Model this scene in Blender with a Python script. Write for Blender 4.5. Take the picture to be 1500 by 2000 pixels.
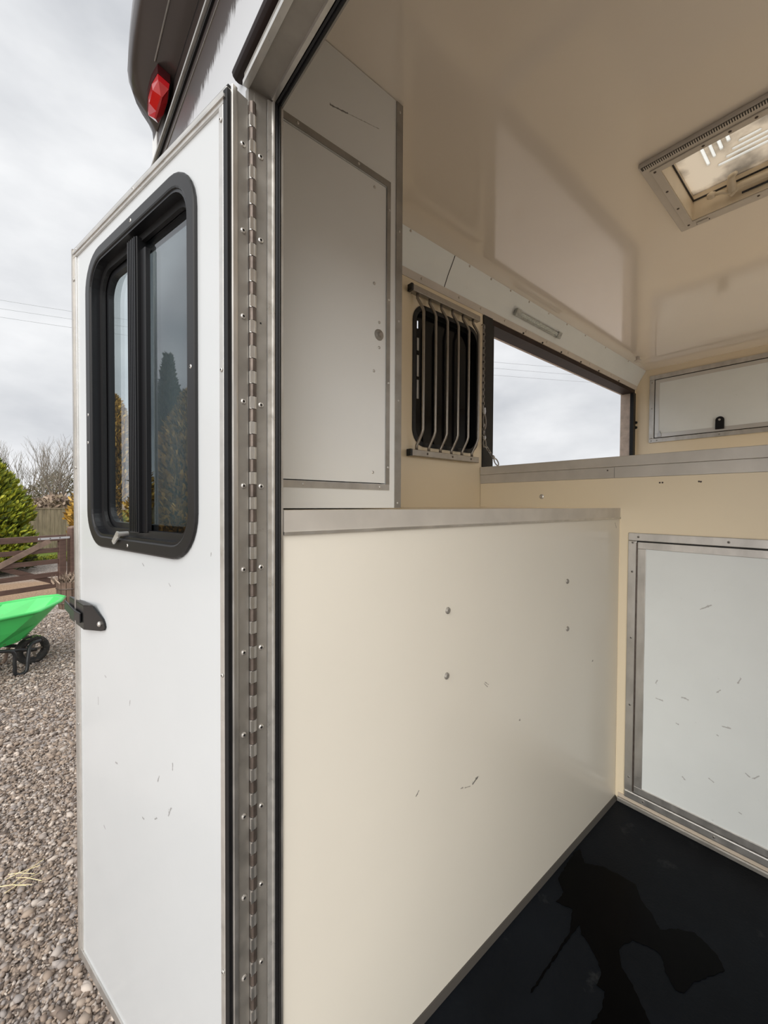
import bpy, bmesh, math, random
import numpy as np
from mathutils import Vector, Matrix
from math import sin, cos, pi, radians

# ---------------------------------------------------------------- camera, sky, sun, exposure
for o in list(bpy.data.objects):
    bpy.data.objects.remove(o, do_unlink=True)
SC = bpy.context.scene
COL = SC.collection
random.seed(7)
EYE = Vector((0.0, 0.0, 1.67))
YAW, PIT, ROL = radians(49.954), radians(1.158), radians(0.30)
fwd = Vector((cos(YAW), sin(YAW), 0)); right = Vector((sin(YAW), -cos(YAW), 0)); up = Vector((0, 0, 1))
f2 = fwd*cos(PIT) - up*sin(PIT); u2 = up*cos(PIT) + fwd*sin(PIT)
r3 = right*cos(ROL) + u2*sin(ROL); u3 = u2*cos(ROL) - right*sin(ROL)
cd = bpy.data.cameras.new('camera'); cam = bpy.data.objects.new('camera', cd); COL.objects.link(cam)
m = Matrix.Identity(4)
for i in range(3):
    m[i][0] = r3[i]; m[i][1] = u3[i]; m[i][2] = -f2[i]; m[i][3] = EYE[i]
cam.matrix_world = m
cd.sensor_fit = 'VERTICAL'; cd.sensor_height = 36.0; cd.sensor_width = 27.0
cd.lens = 36.0*797.6/2000.0; cd.clip_start = 0.01; cd.clip_end = 500
SC.camera = cam

w = bpy.data.worlds.new('overcast_sky'); SC.world = w; w.use_nodes = True
nt = w.node_tree; nt.nodes.clear()
o_ = nt.nodes.new('ShaderNodeOutputWorld'); bg = nt.nodes.new('ShaderNodeBackground')
tc = nt.nodes.new('ShaderNodeTexCoord'); mp = nt.nodes.new('ShaderNodeMapping'); mp.inputs['Scale'].default_value = (1.6, 1.6, 3.4)
mp.inputs['Location'].default_value = (0.3, 1.7, 0.4)
nz = nt.nodes.new('ShaderNodeTexNoise'); nz.inputs['Scale'].default_value = 1.5; nz.inputs['Detail'].default_value = 6; nz.inputs['Roughness'].default_value = 0.52
rp = nt.nodes.new('ShaderNodeValToRGB')
rp.color_ramp.elements[0].position = 0.34; rp.color_ramp.elements[0].color = (0.54, 0.56, 0.595, 1)
rp.color_ramp.elements[1].position = 0.66; rp.color_ramp.elements[1].color = (0.86, 0.87, 0.885, 1)
nt.links.new(tc.outputs['Generated'], mp.inputs['Vector']); nt.links.new(mp.outputs[0], nz.inputs['Vector'])
nt.links.new(nz.outputs['Fac'], rp.inputs[0]); nt.links.new(rp.outputs[0], bg.inputs[0]); nt.links.new(bg.outputs[0], o_.inputs[0])
SKY = 0.80
bg.inputs['Strength'].default_value = SKY

sl = bpy.data.lights.new('hazy_sun', 'SUN'); so = bpy.data.objects.new('hazy_sun', sl); COL.objects.link(so)
sl.energy = 2.9; sl.angle = radians(75); sl.color = (1.0, 0.97, 0.92)
SUNDIR = Vector((0.63, 0.52, -0.50))          # direction the light travels
so.rotation_euler = SUNDIR.to_track_quat('-Z', 'Y').to_euler(); so.location = (-4, 0, 8)

SC.view_settings.view_transform = 'Standard'; SC.view_settings.look = 'None'
SC.view_settings.gamma = 1.0; SC.view_settings.use_curve_mapping = False
SC.view_settings.exposure = 0.44

# ---------------------------------------------------------------- materials
MATS = {}
def mat(name, col, rough=0.5, metal=0.0, spec=0.5, coat=0.0, var=0.0, vscale=4.0, bump=0.0, bscale=60.0,
        stretch=(1, 1, 1), dirt=None, dscale=14.0, dthr=0.62, scuffs=(), rvar=0.0, island=None, emit=None):
    mt = bpy.data.materials.new(name); mt.use_nodes = True
    t = mt.node_tree; b = t.nodes['Principled BSDF']; L = t.links.new
    b.inputs['Base Color'].default_value = (*col, 1); b.inputs['Roughness'].default_value = rough
    b.inputs['Metallic'].default_value = metal; b.inputs['Specular IOR Level'].default_value = spec
    b.inputs['Coat Weight'].default_value = coat; b.inputs['Coat Roughness'].default_value = 0.08
    geo = t.nodes.new('ShaderNodeNewGeometry'); mp = t.nodes.new('ShaderNodeMapping'); mp.inputs['Scale'].default_value = stretch
    L(geo.outputs['Position'], mp.inputs['Vector'])
    cur = None
    def rgb(c):
        n = t.nodes.new('ShaderNodeRGB'); n.outputs[0].default_value = (*c, 1); return n.outputs[0]
    cur = rgb(col)
    def mixc(fac, a, bcol, mode='MIX'):
        n = t.nodes.new('ShaderNodeMix'); n.data_type = 'RGBA'; n.blend_type = mode
        if isinstance(fac, float): n.inputs[0].default_value = fac
        else: L(fac, n.inputs[0])
        L(a, n.inputs[6]); L(bcol, n.inputs[7]); return n.outputs[2]
    def noise(scale, detail=4, rough_=0.55):
        n = t.nodes.new('ShaderNodeTexNoise'); n.inputs['Scale'].default_value = scale; n.inputs['Detail'].default_value = detail
        n.inputs['Roughness'].default_value = rough_; L(mp.outputs[0], n.inputs['Vector']); return n.outputs['Fac']
    def maprange(v, a, bb, c=0.0, d=1.0):
        n = t.nodes.new('ShaderNodeMapRange'); L(v, n.inputs[0]); n.inputs[1].default_value = a; n.inputs[2].default_value = bb
        n.inputs[3].default_value = c; n.inputs[4].default_value = d; return n.outputs[0]
    if var > 0:
        k = maprange(noise(vscale), 0.3, 0.7)
        dk = rgb(tuple(max(0, c*(1-var)) for c in col)); lt = rgb(tuple(min(1, c*(1+var*0.6)) for c in col))
        cur = mixc(k, dk, lt)
    if island:
        r = t.nodes.new('ShaderNodeValToRGB'); L(geo.outputs['Random Per Island'], r.inputs[0]); cr = r.color_ramp
        cr.elements[0].color = (*island[0], 1); cr.elements[1].color = (*island[-1], 1)
        for i, c in enumerate(island[1:-1]):
            e = cr.elements.new((i+1)/(len(island)-1)); e.color = (*c, 1)
        cur = r.outputs[0]
    if dirt:
        k = maprange(noise(dscale, 8, 0.65), dthr, dthr+0.12, 0.0, 0.85); cur = mixc(k, cur, rgb(dirt))
    for (p0, p1, wd, dc) in scuffs:     # a worn mark along a segment, fixed to the surface
        p0 = Vector(p0); p1 = Vector(p1); d = p1-p0; ln = d.length; d = d/ln
        sub = t.nodes.new('ShaderNodeVectorMath'); sub.operation = 'SUBTRACT'; L(geo.outputs['Position'], sub.inputs[0]); sub.inputs[1].default_value = p0
        dot = t.nodes.new('ShaderNodeVectorMath'); dot.operation = 'DOT_PRODUCT'; L(sub.outputs[0], dot.inputs[0]); dot.inputs[1].default_value = d
        cl = t.nodes.new('ShaderNodeClamp'); L(dot.outputs['Value'], cl.inputs[0]); cl.inputs[1].default_value = 0; cl.inputs[2].default_value = ln
        sc = t.nodes.new('ShaderNodeVectorMath'); sc.operation = 'SCALE'; sc.inputs[0].default_value = d; L(cl.outputs[0], sc.inputs['Scale'])
        ds = t.nodes.new('ShaderNodeVectorMath'); ds.operation = 'DISTANCE'; L(sub.outputs[0], ds.inputs[0]); L(sc.outputs[0], ds.inputs[1])
        n2 = t.nodes.new('ShaderNodeTexNoise'); n2.inputs['Scale'].default_value = 130; L(geo.outputs['Position'], n2.inputs['Vector'])
        ml = t.nodes.new('ShaderNodeMath'); ml.operation = 'MULTIPLY'; L(ds.outputs['Value'], ml.inputs[0]); L(maprange(n2.outputs['Fac'], 0.3, 0.7, 0.5, 2.2), ml.inputs[1])
        cur = mixc(maprange(ml.outputs[0], wd, wd*0.4, 0, 0.85), cur, rgb(dc))
    if var > 0 or dirt or scuffs or island: L(cur, b.inputs['Base Color'])
    if rvar > 0: L(maprange(noise(vscale*2.3), 0.3, 0.7, max(0.02, rough-rvar), rough+rvar), b.inputs['Roughness'])
    if bump > 0:
        bn = t.nodes.new('ShaderNodeBump'); bn.inputs['Strength'].default_value = bump; bn.inputs['Distance'].default_value = 0.01
        L(noise(bscale, 5), bn.inputs['Height']); L(bn.outputs[0], b.inputs['Normal'])
    if emit:
        b.inputs['Emission Color'].default_value = (*emit[:3], 1); b.inputs['Emission Strength'].default_value = emit[3]
    MATS[name] = mt
    return mt
DK = (0.05, 0.045, 0.04)
mat('cream_panel', (0.74, 0.70, 0.615), 0.30, var=0.03, vscale=2.0, bump=0.012, bscale=25, coat=0.15, dirt=(0.42, 0.38, 0.32), dscale=24, dthr=0.735,
    scuffs=[((0.782, 0.596, 1.004), (0.800, 0.596, 1.012), 0.0042, DK), ((0.737, 0.596, 1.013), (0.745, 0.596, 1.011), 0.0018, (0.25, .22, .19)), ((0.752, 0.596, 1.008), (0.772, 0.596, 1.003), 0.0016, (0.3, .27, .23)),
            ((0.592, 0.596, 1.062), (0.600, 0.596, 1.070), 0.002, DK), ((0.822, 0.596, 1.234), (0.836, 0.596, 1.222), 0.0018, (0.25, .22, .19)),
            ((0.826, 0.596, 1.236), (0.840, 0.596, 1.226), 0.0018, (0.25, .22, .19)), ((1.426, .596, 1.140), (1.430, .596, 1.140), .004, (.02, .02, .02)),
            ((1.60, .596, 1.605), (1.612, .596, 1.588), .003, DK), ((.98, .596, 1.09), (.984, .596, 1.088), .0035, (.2, .17, .15))])
mat('cream_wall', (0.85, 0.73, 0.535), 0.34, var=0.03, vscale=1.6, coat=0.15, dirt=(0.35, 0.27, 0.18), dscale=30, dthr=0.74)
mat('cream_ceiling', (0.85, 0.77, 0.675), 0.10, var=0.04, vscale=1.3, coat=1.0, bump=0.010, bscale=14)
mat('white_panel', (0.80, 0.81, 0.80), 0.32, var=0.03, vscale=2.0, coat=0.1, dirt=(0.42, 0.42, 0.42), dscale=30, dthr=0.745)
mat('locker_white', (0.78, 0.78, 0.76), 0.30, var=0.02, vscale=3, coat=0.15,
    scuffs=[((0.519, 0.818, 2.589), (0.568, 0.818, 2.599), 0.0028, DK), ((0.57, .818, 2.5995), (.664, .818, 2.619), 0.0016, (.35, .33, .30))])
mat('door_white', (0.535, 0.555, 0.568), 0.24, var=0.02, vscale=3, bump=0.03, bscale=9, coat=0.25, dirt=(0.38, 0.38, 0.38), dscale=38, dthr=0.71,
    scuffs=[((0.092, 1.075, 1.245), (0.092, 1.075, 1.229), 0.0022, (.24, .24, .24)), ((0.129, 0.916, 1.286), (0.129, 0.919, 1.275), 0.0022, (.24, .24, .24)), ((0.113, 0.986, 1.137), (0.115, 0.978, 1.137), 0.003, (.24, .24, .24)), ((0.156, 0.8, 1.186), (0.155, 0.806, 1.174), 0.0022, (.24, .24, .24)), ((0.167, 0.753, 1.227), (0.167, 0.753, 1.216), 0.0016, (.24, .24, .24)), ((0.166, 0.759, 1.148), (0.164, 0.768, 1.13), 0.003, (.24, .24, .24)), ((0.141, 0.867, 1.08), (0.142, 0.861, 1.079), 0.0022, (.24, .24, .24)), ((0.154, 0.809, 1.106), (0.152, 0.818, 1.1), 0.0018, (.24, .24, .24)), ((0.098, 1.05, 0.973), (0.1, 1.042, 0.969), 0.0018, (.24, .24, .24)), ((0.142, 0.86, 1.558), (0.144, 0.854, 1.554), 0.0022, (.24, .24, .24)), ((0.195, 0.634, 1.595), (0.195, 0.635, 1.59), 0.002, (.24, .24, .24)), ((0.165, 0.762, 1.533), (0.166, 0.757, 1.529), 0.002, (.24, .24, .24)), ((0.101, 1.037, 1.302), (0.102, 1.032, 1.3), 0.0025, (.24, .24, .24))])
mat('hatch_white', (0.78, 0.81, 0.80), 0.33, var=0.03, vscale=5, dirt=(0.36, 0.36, 0.36), dscale=36, dthr=0.69)
mat('hatch_leaf', (0.78, 0.81, 0.80), 0.33, var=0.03, vscale=5, dirt=(0.40, 0.39, 0.38), dscale=44, dthr=0.68,
    scuffs=[((1.634, a, b), (1.634, c, d), .0030, (.40, .39, .38)) for a, b, c, d in ((.469, 1.05, .464, 1.062), (.251, 1.125, .244, 1.141), (.392, 1.029, .375, 1.027), (.467, .998, .447, .996), (.301, 1.078, .292, 1.089),
            (.298, .943, .295, .941), (.316, .794, .304, .788), (.386, .762, .38, .758), (.228, .856, .22, .85), (.209, .85, .198, .863), (.348, 1.333, .32, 1.352), (.241, .727, .236, .726), (.407, .935, .401, .933), (.286, .976, .267, .977))])
mat('aluminium', (0.60, 0.58, 0.55), 0.40, 0.85, var=0.18, vscale=18, rvar=0.1, stretch=(1, 1, 0.5), dirt=(0.30, 0.28, 0.25), dscale=60, dthr=0.68)
mat('aluminium_dull', (0.345, 0.325, 0.295), 0.50, 0.6, var=0.2, vscale=14, rvar=0.12, dirt=(0.25, 0.23, 0.20), dscale=50, dthr=0.66)
mat('aluminium_bright', (0.66, 0.645, 0.615), 0.36, 0.75, var=0.10, vscale=30, rvar=0.1)
mat('alu_cap', (0.60, 0.565, 0.515), 0.45, 0.35, var=0.10, vscale=10, rvar=0.08, dirt=(0.36, 0.33, 0.29), dscale=40, dthr=0.70)
mat('alu_clean', (0.66, 0.65, 0.63), 0.36, 0.7)
mat('seal_grey', (0.055, 0.050, 0.045), 0.5)
mat('hinge_dark', (0.13, 0.105, 0.09), 0.45, 0.7, var=0.3, vscale=60)
mat('rivet_metal', (0.60, 0.58, 0.55), 0.38, 0.8)
mat('hole_black', (0.012, 0.011, 0.010), 0.6)
mat('rubber_black', (0.008, 0.008, 0.009), 0.42, spec=0.3, var=0.3, vscale=60, dirt=(.16, .15, .14), dscale=90, dthr=.72)
mat('frame_black', (0.010, 0.0105, 0.012), 0.30, spec=0.4, dirt=(.14, .13, .12), dscale=120, dthr=.74)
mat('frame_grey', (0.013, 0.013, 0.0135), 0.34, spec=0.35, dirt=(.2, .19, .17), dscale=110, dthr=.74)
mat('plastic_black', (0.007, 0.007, 0.008), 0.30, spec=0.35)
mat('bracket_black', (0.006, 0.006, 0.0065), 0.3, spec=0.35)
mat('brown_paint', (0.044, 0.033, 0.030), 0.33, var=0.12, vscale=5, coat=0.3)
mat('brown_trim', (0.026, 0.014, 0.012), 0.5, spec=0.2, var=0.35, vscale=9, dirt=(.16, .11, .09), dscale=26, dthr=.73)
mat('brown_edge', (0.52, 0.43, 0.37), 0.5, var=0.25, vscale=20)
mat('rubber_floor', (0.0045, 0.0060, 0.0085), 0.5, spec=0.08, var=0.35, vscale=3.5, bump=0.10, bscale=140, dirt=(.03, .032, .033), dscale=9, dthr=.62)
mat('pale_bounce_floor', (0.74, 0.69, 0.60), 0.6, var=.2, vscale=80, bump=.1, bscale=200)
mat('wet_rubber', (0.0006, 0.0006, 0.0008), 0.25, spec=0.05, var=0.3, vscale=7)
mat('kick_cream', (0.60, 0.51, 0.41), 0.4)
mat('steel_bar', (0.34, 0.315, 0.285), 0.36, 0.8, var=.12, vscale=40)
mat('tint_glass_dark', (0.002, 0.002, 0.003), 0.10, spec=0.12)
mat('vent_grey', (0.55, 0.54, 0.52), 0.4)
mat('lamp_housing', (0.42, 0.43, 0.40), 0.35, var=.3, vscale=70)
mat('lamp_lens', (0.50, 0.53, 0.49), 0.12, var=.35, vscale=120, coat=.5)
mat('plastic_cream', (0.72, 0.62, 0.47), 0.42, var=.08, vscale=16)
mat('plastic_beige_grey', (0.60, 0.545, 0.48), 0.42, var=.06, vscale=10)
mat('grille_dark', (0.05, 0.045, 0.04), 0.6)
mat('red_lens', (0.52, 0.006, 0.012), 0.12, coat=0.8)
mat('red_dark', (0.05, 0.004, 0.006), 0.35)
mat('chain_metal', (0.33, 0.31, 0.29), 0.4, 0.85)
mat('gate_wood', (0.105, 0.060, 0.045), 0.7, var=0.3, vscale=7, stretch=(1, 1, 5))
mat('gate_weather', (0.215, 0.15, 0.115), 0.75, var=0.3, vscale=9)
mat('galvanised', (0.55, 0.56, 0.58), 0.4, .6)
mat('fence_wood', (0.33, 0.265, 0.185), 0.8, var=0.35, vscale=5, stretch=(3, 3, .5))
mat('barrow_green', (0.055, 0.53, 0.12), 0.36, coat=.15, var=.06, vscale=6, dirt=(.10, .30, .07), dscale=30, dthr=.62)
mat('soil_bits', (0.10, 0.16, 0.05), 0.9)
mat('tube_black', (0.015, 0.016, 0.017), 0.35)
mat('tyre', (0.020, 0.019, 0.018), 0.75, dirt=(.12, .10, .08), dscale=40, dthr=.55)
mat('wheel_rim', (0.18, 0.15, 0.12), 0.6)
mat('bark', (0.15, 0.12, 0.10), 0.9, var=.3, vscale=8)
mat('twig_grey', (0.20, 0.17, 0.145), 0.9)
mat('leaf_green', (0.2, 0.26, 0.03), 0.6, island=[(0.05, 0.075, 0.014), (0.15, 0.20, 0.018), (0.33, 0.37, 0.030), (0.52, 0.50, 0.045)])
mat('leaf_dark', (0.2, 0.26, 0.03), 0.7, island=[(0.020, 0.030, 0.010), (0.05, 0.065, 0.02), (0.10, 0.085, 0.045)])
mat('leaf_gold', (0.5, 0.3, 0.05), 0.6, island=[(0.09, 0.065, 0.018), (0.28, 0.16, 0.025), (0.56, 0.33, 0.05), (0.70, 0.46, 0.12)])
mat('bracken', (0.3, 0.2, 0.15), 0.9, island=[(0.10, 0.07, 0.05), (0.26, 0.19, 0.14), (0.42, 0.33, 0.26)])
mat('scrub', (0.2, 0.18, 0.12), 0.9, island=[(0.09, 0.075, 0.05), (0.17, 0.14, 0.09), (0.25, 0.21, 0.15)])
mat('stone', (0.4, 0.36, 0.33), 0.75, island=[(0.10, 0.078, 0.065), (0.26, 0.20, 0.158), (0.36, 0.285, 0.225), (0.28, 0.25, 0.235), (0.58, 0.50, 0.43)])
mat('straw', (0.68, 0.58, 0.34), 0.7)
mat('wire', (0.30, 0.31, 0.34), 0.6)
mat('tub_wood', (0.13, 0.085, 0.06), 0.8, var=.3, vscale=10)

def special(name):
    mt = bpy.data.materials.new(name); mt.use_nodes = True; t = mt.node_tree; t.nodes.clear(); MATS[name] = mt
    return mt, t, t.nodes.new('ShaderNodeOutputMaterial')
# sliding-window glass: lightly tinted pane with a Fresnel reflection
for gname, gcol in (('window_glass', (0.46, 0.50, 0.51, 1)), ('window_glass_clear', (0.86, 0.91, 0.91, 1))):
  mt, t, out = special(gname)
  tr = t.nodes.new('ShaderNodeBsdfTransparent'); tr.inputs[0].default_value = gcol
  gl = t.nodes.new('ShaderNodeBsdfGlossy'); gl.inputs['Roughness'].default_value = 0.0; gl.inputs[0].default_value = (0.95, 0.97, 1, 1)
  ge = t.nodes.new('ShaderNodeNewGeometry'); dt = t.nodes.new('ShaderNodeVectorMath'); dt.operation = 'DOT_PRODUCT'; t.links.new(ge.outputs['Incoming'], dt.inputs[0]); t.links.new(ge.outputs['Normal'], dt.inputs[1])
  ab = t.nodes.new('ShaderNodeMath'); ab.operation = 'ABSOLUTE'; t.links.new(dt.outputs['Value'], ab.inputs[0])
  om = t.nodes.new('ShaderNodeMath'); om.operation = 'SUBTRACT'; om.inputs[0].default_value = 1; t.links.new(ab.outputs[0], om.inputs[1])
  pw = t.nodes.new('ShaderNodeMath'); pw.operation = 'POWER'; t.links.new(om.outputs[0], pw.inputs[0]); pw.inputs[1].default_value = 5
  fr = t.nodes.new('ShaderNodeMath'); fr.operation = 'MULTIPLY_ADD'; t.links.new(pw.outputs[0], fr.inputs[0]); fr.inputs[1].default_value = .86; fr.inputs[2].default_value = .14
  mx = t.nodes.new('ShaderNodeMixShader'); t.links.new(fr.outputs[0], mx.inputs[0]); t.links.new(tr.outputs[0], mx.inputs[1]); t.links.new(gl.outputs[0], mx.inputs[2]); t.links.new(mx.outputs[0], out.inputs[0])
# weathered acrylic roof light
for nm, trc, tlc, fac in (('acrylic_dirty', (0.56, 0.50, 0.43), (0.80, 0.73, 0.63), 0.55), ('acrylic_rib', (0.95, 0.95, 0.92), (0.95, 0.94, 0.90), 0.45)):
    mt, t, out = special(nm)
    tr = t.nodes.new('ShaderNodeBsdfTransparent'); tr.inputs[0].default_value = (*trc, 1)
    tl = t.nodes.new('ShaderNodeBsdfTranslucent'); mx = t.nodes.new('ShaderNodeMixShader')
    geo = t.nodes.new('ShaderNodeNewGeometry'); n = t.nodes.new('ShaderNodeTexNoise'); n.inputs['Scale'].default_value = 9; n.inputs['Detail'].default_value = 8
    t.links.new(geo.outputs['Position'], n.inputs['Vector'])
    r = t.nodes.new('ShaderNodeValToRGB'); r.color_ramp.elements[0].position = .36; r.color_ramp.elements[1].position = .56
    lo = .34 if nm == 'acrylic_dirty' else .95
    r.color_ramp.elements[0].color = (*[c*lo for c in tlc], 1); r.color_ramp.elements[1].color = (*tlc, 1)
    t.links.new(n.outputs['Fac'], r.inputs[0]); t.links.new(r.outputs[0], tl.inputs[0])
    mx.inputs[0].default_value = fac; t.links.new(tr.outputs[0], mx.inputs[1]); t.links.new(tl.outputs[0], mx.inputs[2]); t.links.new(mx.outputs[0], out.inputs[0])
# rear wall paint: white, oversprayed brown towards the roof with a ragged lower edge
mt, t, out = special('rear_paint')
b = t.nodes.new('ShaderNodeBsdfPrincipled'); t.links.new(b.outputs[0], out.inputs[0]); b.inputs['Roughness'].default_value = .3
geo = t.nodes.new('ShaderNodeNewGeometry'); sx = t.nodes.new('ShaderNodeSeparateXYZ'); t.links.new(geo.outputs['Position'], sx.inputs[0])
mp = t.nodes.new('ShaderNodeMapping'); mp.inputs['Scale'].default_value = (1, 16, 3.0); t.links.new(geo.outputs['Position'], mp.inputs[0])
n = t.nodes.new('ShaderNodeTexNoise'); n.inputs['Scale'].default_value = 9; n.inputs['Detail'].default_value = 7; n.inputs['Roughness'].default_value = .7; t.links.new(mp.outputs[0], n.inputs['Vector'])
ad = t.nodes.new('ShaderNodeMath'); ad.operation = 'MULTIPLY_ADD'; t.links.new(n.outputs['Fac'], ad.inputs[0]); ad.inputs[1].default_value = 0.085; t.links.new(sx.outputs['Z'], ad.inputs[2])
mr = t.nodes.new('ShaderNodeMapRange'); t.links.new(ad.outputs[0], mr.inputs[0]); mr.inputs[1].default_value = 2.480; mr.inputs[2].default_value = 2.500
mc = t.nodes.new('ShaderNodeMix'); mc.data_type = 'RGBA'; t.links.new(mr.outputs[0], mc.inputs[0]); mc.inputs[6].default_value = (.55, .565, .59, 1); mc.inputs[7].default_value = (.046, .035, .032, 1)
t.links.new(mc.outputs[2], b.inputs['Base Color'])
# ground: stony track, grass further off, fixed to the place
mt, t, out = special('ground_gravel')
b = t.nodes.new('ShaderNodeBsdfPrincipled'); t.links.new(b.outputs[0], out.inputs[0]); b.inputs['Roughness'].default_value = .85
geo = t.nodes.new('ShaderNodeNewGeometry'); v = t.nodes.new('ShaderNodeTexVoronoi'); v.inputs['Scale'].default_value = 34; t.links.new(geo.outputs['Position'], v.inputs['Vector'])
r = t.nodes.new('ShaderNodeValToRGB'); t.links.new(v.outputs['Color'], r.inputs[0]); cr = r.color_ramp
cr.elements[0].color = (.22, .18, .155, 1); cr.elements[1].color = (.68, .62, .57, 1); e = cr.elements.new(.5); e.color = (.43, .365, .325, 1)
sx = t.nodes.new('ShaderNodeSeparateXYZ'); t.links.new(geo.outputs['Position'], sx.inputs[0])
n = t.nodes.new('ShaderNodeTexNoise'); n.inputs['Scale'].default_value = .9; n.inputs['Detail'].default_value = 6; t.links.new(geo.outputs['Position'], n.inputs['Vector'])
def band(y0, y1, y2, y3, amp):
    a = t.nodes.new('ShaderNodeMath'); a.operation = 'MULTIPLY_ADD'; t.links.new(n.outputs['Fac'], a.inputs[0]); a.inputs[1].default_value = amp; t.links.new(sx.outputs['Y'], a.inputs[2])
    m1 = t.nodes.new('ShaderNodeMapRange'); t.links.new(a.outputs[0], m1.inputs[0]); m1.inputs[1].default_value = y0+amp/2; m1.inputs[2].default_value = y1+amp/2
    m2 = t.nodes.new('ShaderNodeMapRange'); t.links.new(a.outputs[0], m2.inputs[0]); m2.inputs[1].default_value = y2+amp/2; m2.inputs[2].default_value = y3+amp/2; m2.inputs[3].default_value = 1; m2.inputs[4].default_value = 0
    k = t.nodes.new('ShaderNodeMath'); k.operation = 'MULTIPLY'; t.links.new(m1.outputs[0], k.inputs[0]); t.links.new(m2.outputs[0], k.inputs[1]); return k.outputs[0]
def mixg(fac, a, col):
    q = t.nodes.new('ShaderNodeMix'); q.data_type = 'RGBA'; t.links.new(fac, q.inputs[0]); t.links.new(a, q.inputs[6]); q.inputs[7].default_value = (*col, 1); return q.outputs[2]
c = mixg(band(8.6, 9.2, 11.0, 11.8, 1.2), r.outputs[0], (.40, .27, .175))
c = mixg(band(15.0, 15.8, 300, 310, 1.6), c, (.17, .24, .035))
t.links.new(c, b.inputs['Base Color'])
bp = t.nodes.new('ShaderNodeBump'); bp.inputs['Distance'].default_value = .02; bp.inputs['Strength'].default_value = .8; t.links.new(v.outputs['Distance'], bp.inputs['Height']); bp.invert = True; t.links.new(bp.outputs[0], b.inputs['Normal'])

# ---------------------------------------------------------------- builders
def tag(o, label=None, cat=None, group=None, kind=None):
    if label: o['label'] = label
    if cat: o['category'] = cat
    if group: o['group'] = group
    if kind: o['kind'] = kind
    return o
def thing(name, loc, label, cat=None, group=None, kind=None, rz=0.0):
    o = bpy.data.objects.new(name, None); COL.objects.link(o); o.empty_display_size = 0.05
    o.location = loc; o.rotation_euler = (0, 0, rz)
    return tag(o, label, cat, group, kind)
def world_loc(p):
    v = Vector((0, 0, 0))
    while p is not None: v = v + Vector(p.location); p = p.parent
    return v
def obj(name, bm, material, parent=None, label=None, kind=None, local=False, smooth=False, bevel=0.0):
    me = bpy.data.meshes.new(name)
    if isinstance(bm, bmesh.types.BMesh):
        bmesh.ops.recalc_face_normals(bm, faces=bm.faces)
        if parent is not None and not local: bmesh.ops.translate(bm, verts=bm.verts, vec=-world_loc(parent))
        bm.to_mesh(me); bm.free()
    else: me = bm
    if smooth:
        for p in me.polygons: p.use_smooth = True
    me.materials.append(MATS[material])
    if any(p.material_index == 1 for p in me.polygons[:60]): me.materials.append(MATS['hole_black'])
    o = bpy.data.objects.new(name, me); COL.objects.link(o)
    if parent is not None: o.parent = parent
    if bevel > 0:
        md = o.modifiers.new('bevel', 'BEVEL'); md.width = bevel; md.segments = 2; md.limit_method = 'ANGLE'; md.angle_limit = radians(40)
    if label: o['label'] = label
    if kind: o['kind'] = kind
    return o
def dupe(src, parent, loc, name=None):
    o = src.copy(); COL.objects.link(o); o.parent = parent; o.location = loc
    return o
def B(*boxes):
    bm = bmesh.new()
    for b in boxes: add_box(bm, *b)
    return bm
def add_box(bm, x0, x1, y0, y1, z0, z1):
    vs = [bm.verts.new((x, y, z)) for x in (x0, x1) for y in (y0, y1) for z in (z0, z1)]
    for f in ((0, 1, 3, 2), (4, 6, 7, 5), (0, 4, 5, 1), (2, 3, 7, 6), (0, 2, 6, 4), (1, 5, 7, 3)): bm.faces.new([vs[i] for i in f])
def prism(poly, axis, a, b, bm=None):
    """polygon of 2-D points extruded along an axis from a to b (axis 0: pts are y,z; 1: x,z; 2: x,y)"""
    bm = bm or bmesh.new()
    def P(p, k): return ((k, p[0], p[1]), (p[0], k, p[1]), (p[0], p[1], k))[axis]
    A = [bm.verts.new(P(p, a)) for p in poly]; Bv = [bm.verts.new(P(p, b)) for p in poly]; n = len(poly)
    bm.faces.new(A); bm.faces.new(Bv[::-1])
    for i in range(n): bm.faces.new((A[i], A[(i+1) % n], Bv[(i+1) % n], Bv[i]))
    return bm
def tube(path, r, seg=8, bm=None, closed=False):
    bm = bm or bmesh.new(); path = [Vector(p) for p in path]; rings = []; n = len(path)
    rr = r if isinstance(r, (list, tuple)) else [r]*n; prev = None
    for i, p in enumerate(path):
        if closed: d = path[(i+1) % n]-path[i-1]
        else: d = path[min(i+1, n-1)]-path[max(i-1, 0)]
        d.normalize()
        if prev is None:
            a = d.cross(Vector((0, 0, 1)))
            if a.length < .1: a = d.cross(Vector((0, 1, 0)))
        else: a = prev - d*prev.dot(d)
        a.normalize(); prev = a; c = d.cross(a)
        rings.append([bm.verts.new(p + (a*cos(2*pi*k/seg)+c*sin(2*pi*k/seg))*rr[i]) for k in range(seg)])
    for i in range(n if closed else n-1):
        R0, R1 = rings[i], rings[(i+1) % n]
        for k in range(seg): bm.faces.new((R0[k], R0[(k+1) % seg], R1[(k+1) % seg], R1[k]))
    if not closed: bm.faces.new(rings[0][::-1]); bm.faces.new(rings[-1])
    return bm
def smooth_path(pts, n=6):
    pts = [Vector(p) for p in pts]; out = []
    for i in range(len(pts)-1):
        p0 = pts[max(i-1, 0)]; p1 = pts[i]; p2 = pts[i+1]; p3 = pts[min(i+2, len(pts)-1)]
        for k in range(n):
            s = k/n; out.append(0.5*((2*p1)+(p2-p0)*s+(2*p0-5*p1+4*p2-p3)*s*s+(3*p1-p0-3*p2+p3)*s**3))
    out.append(pts[-1]); return out
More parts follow.
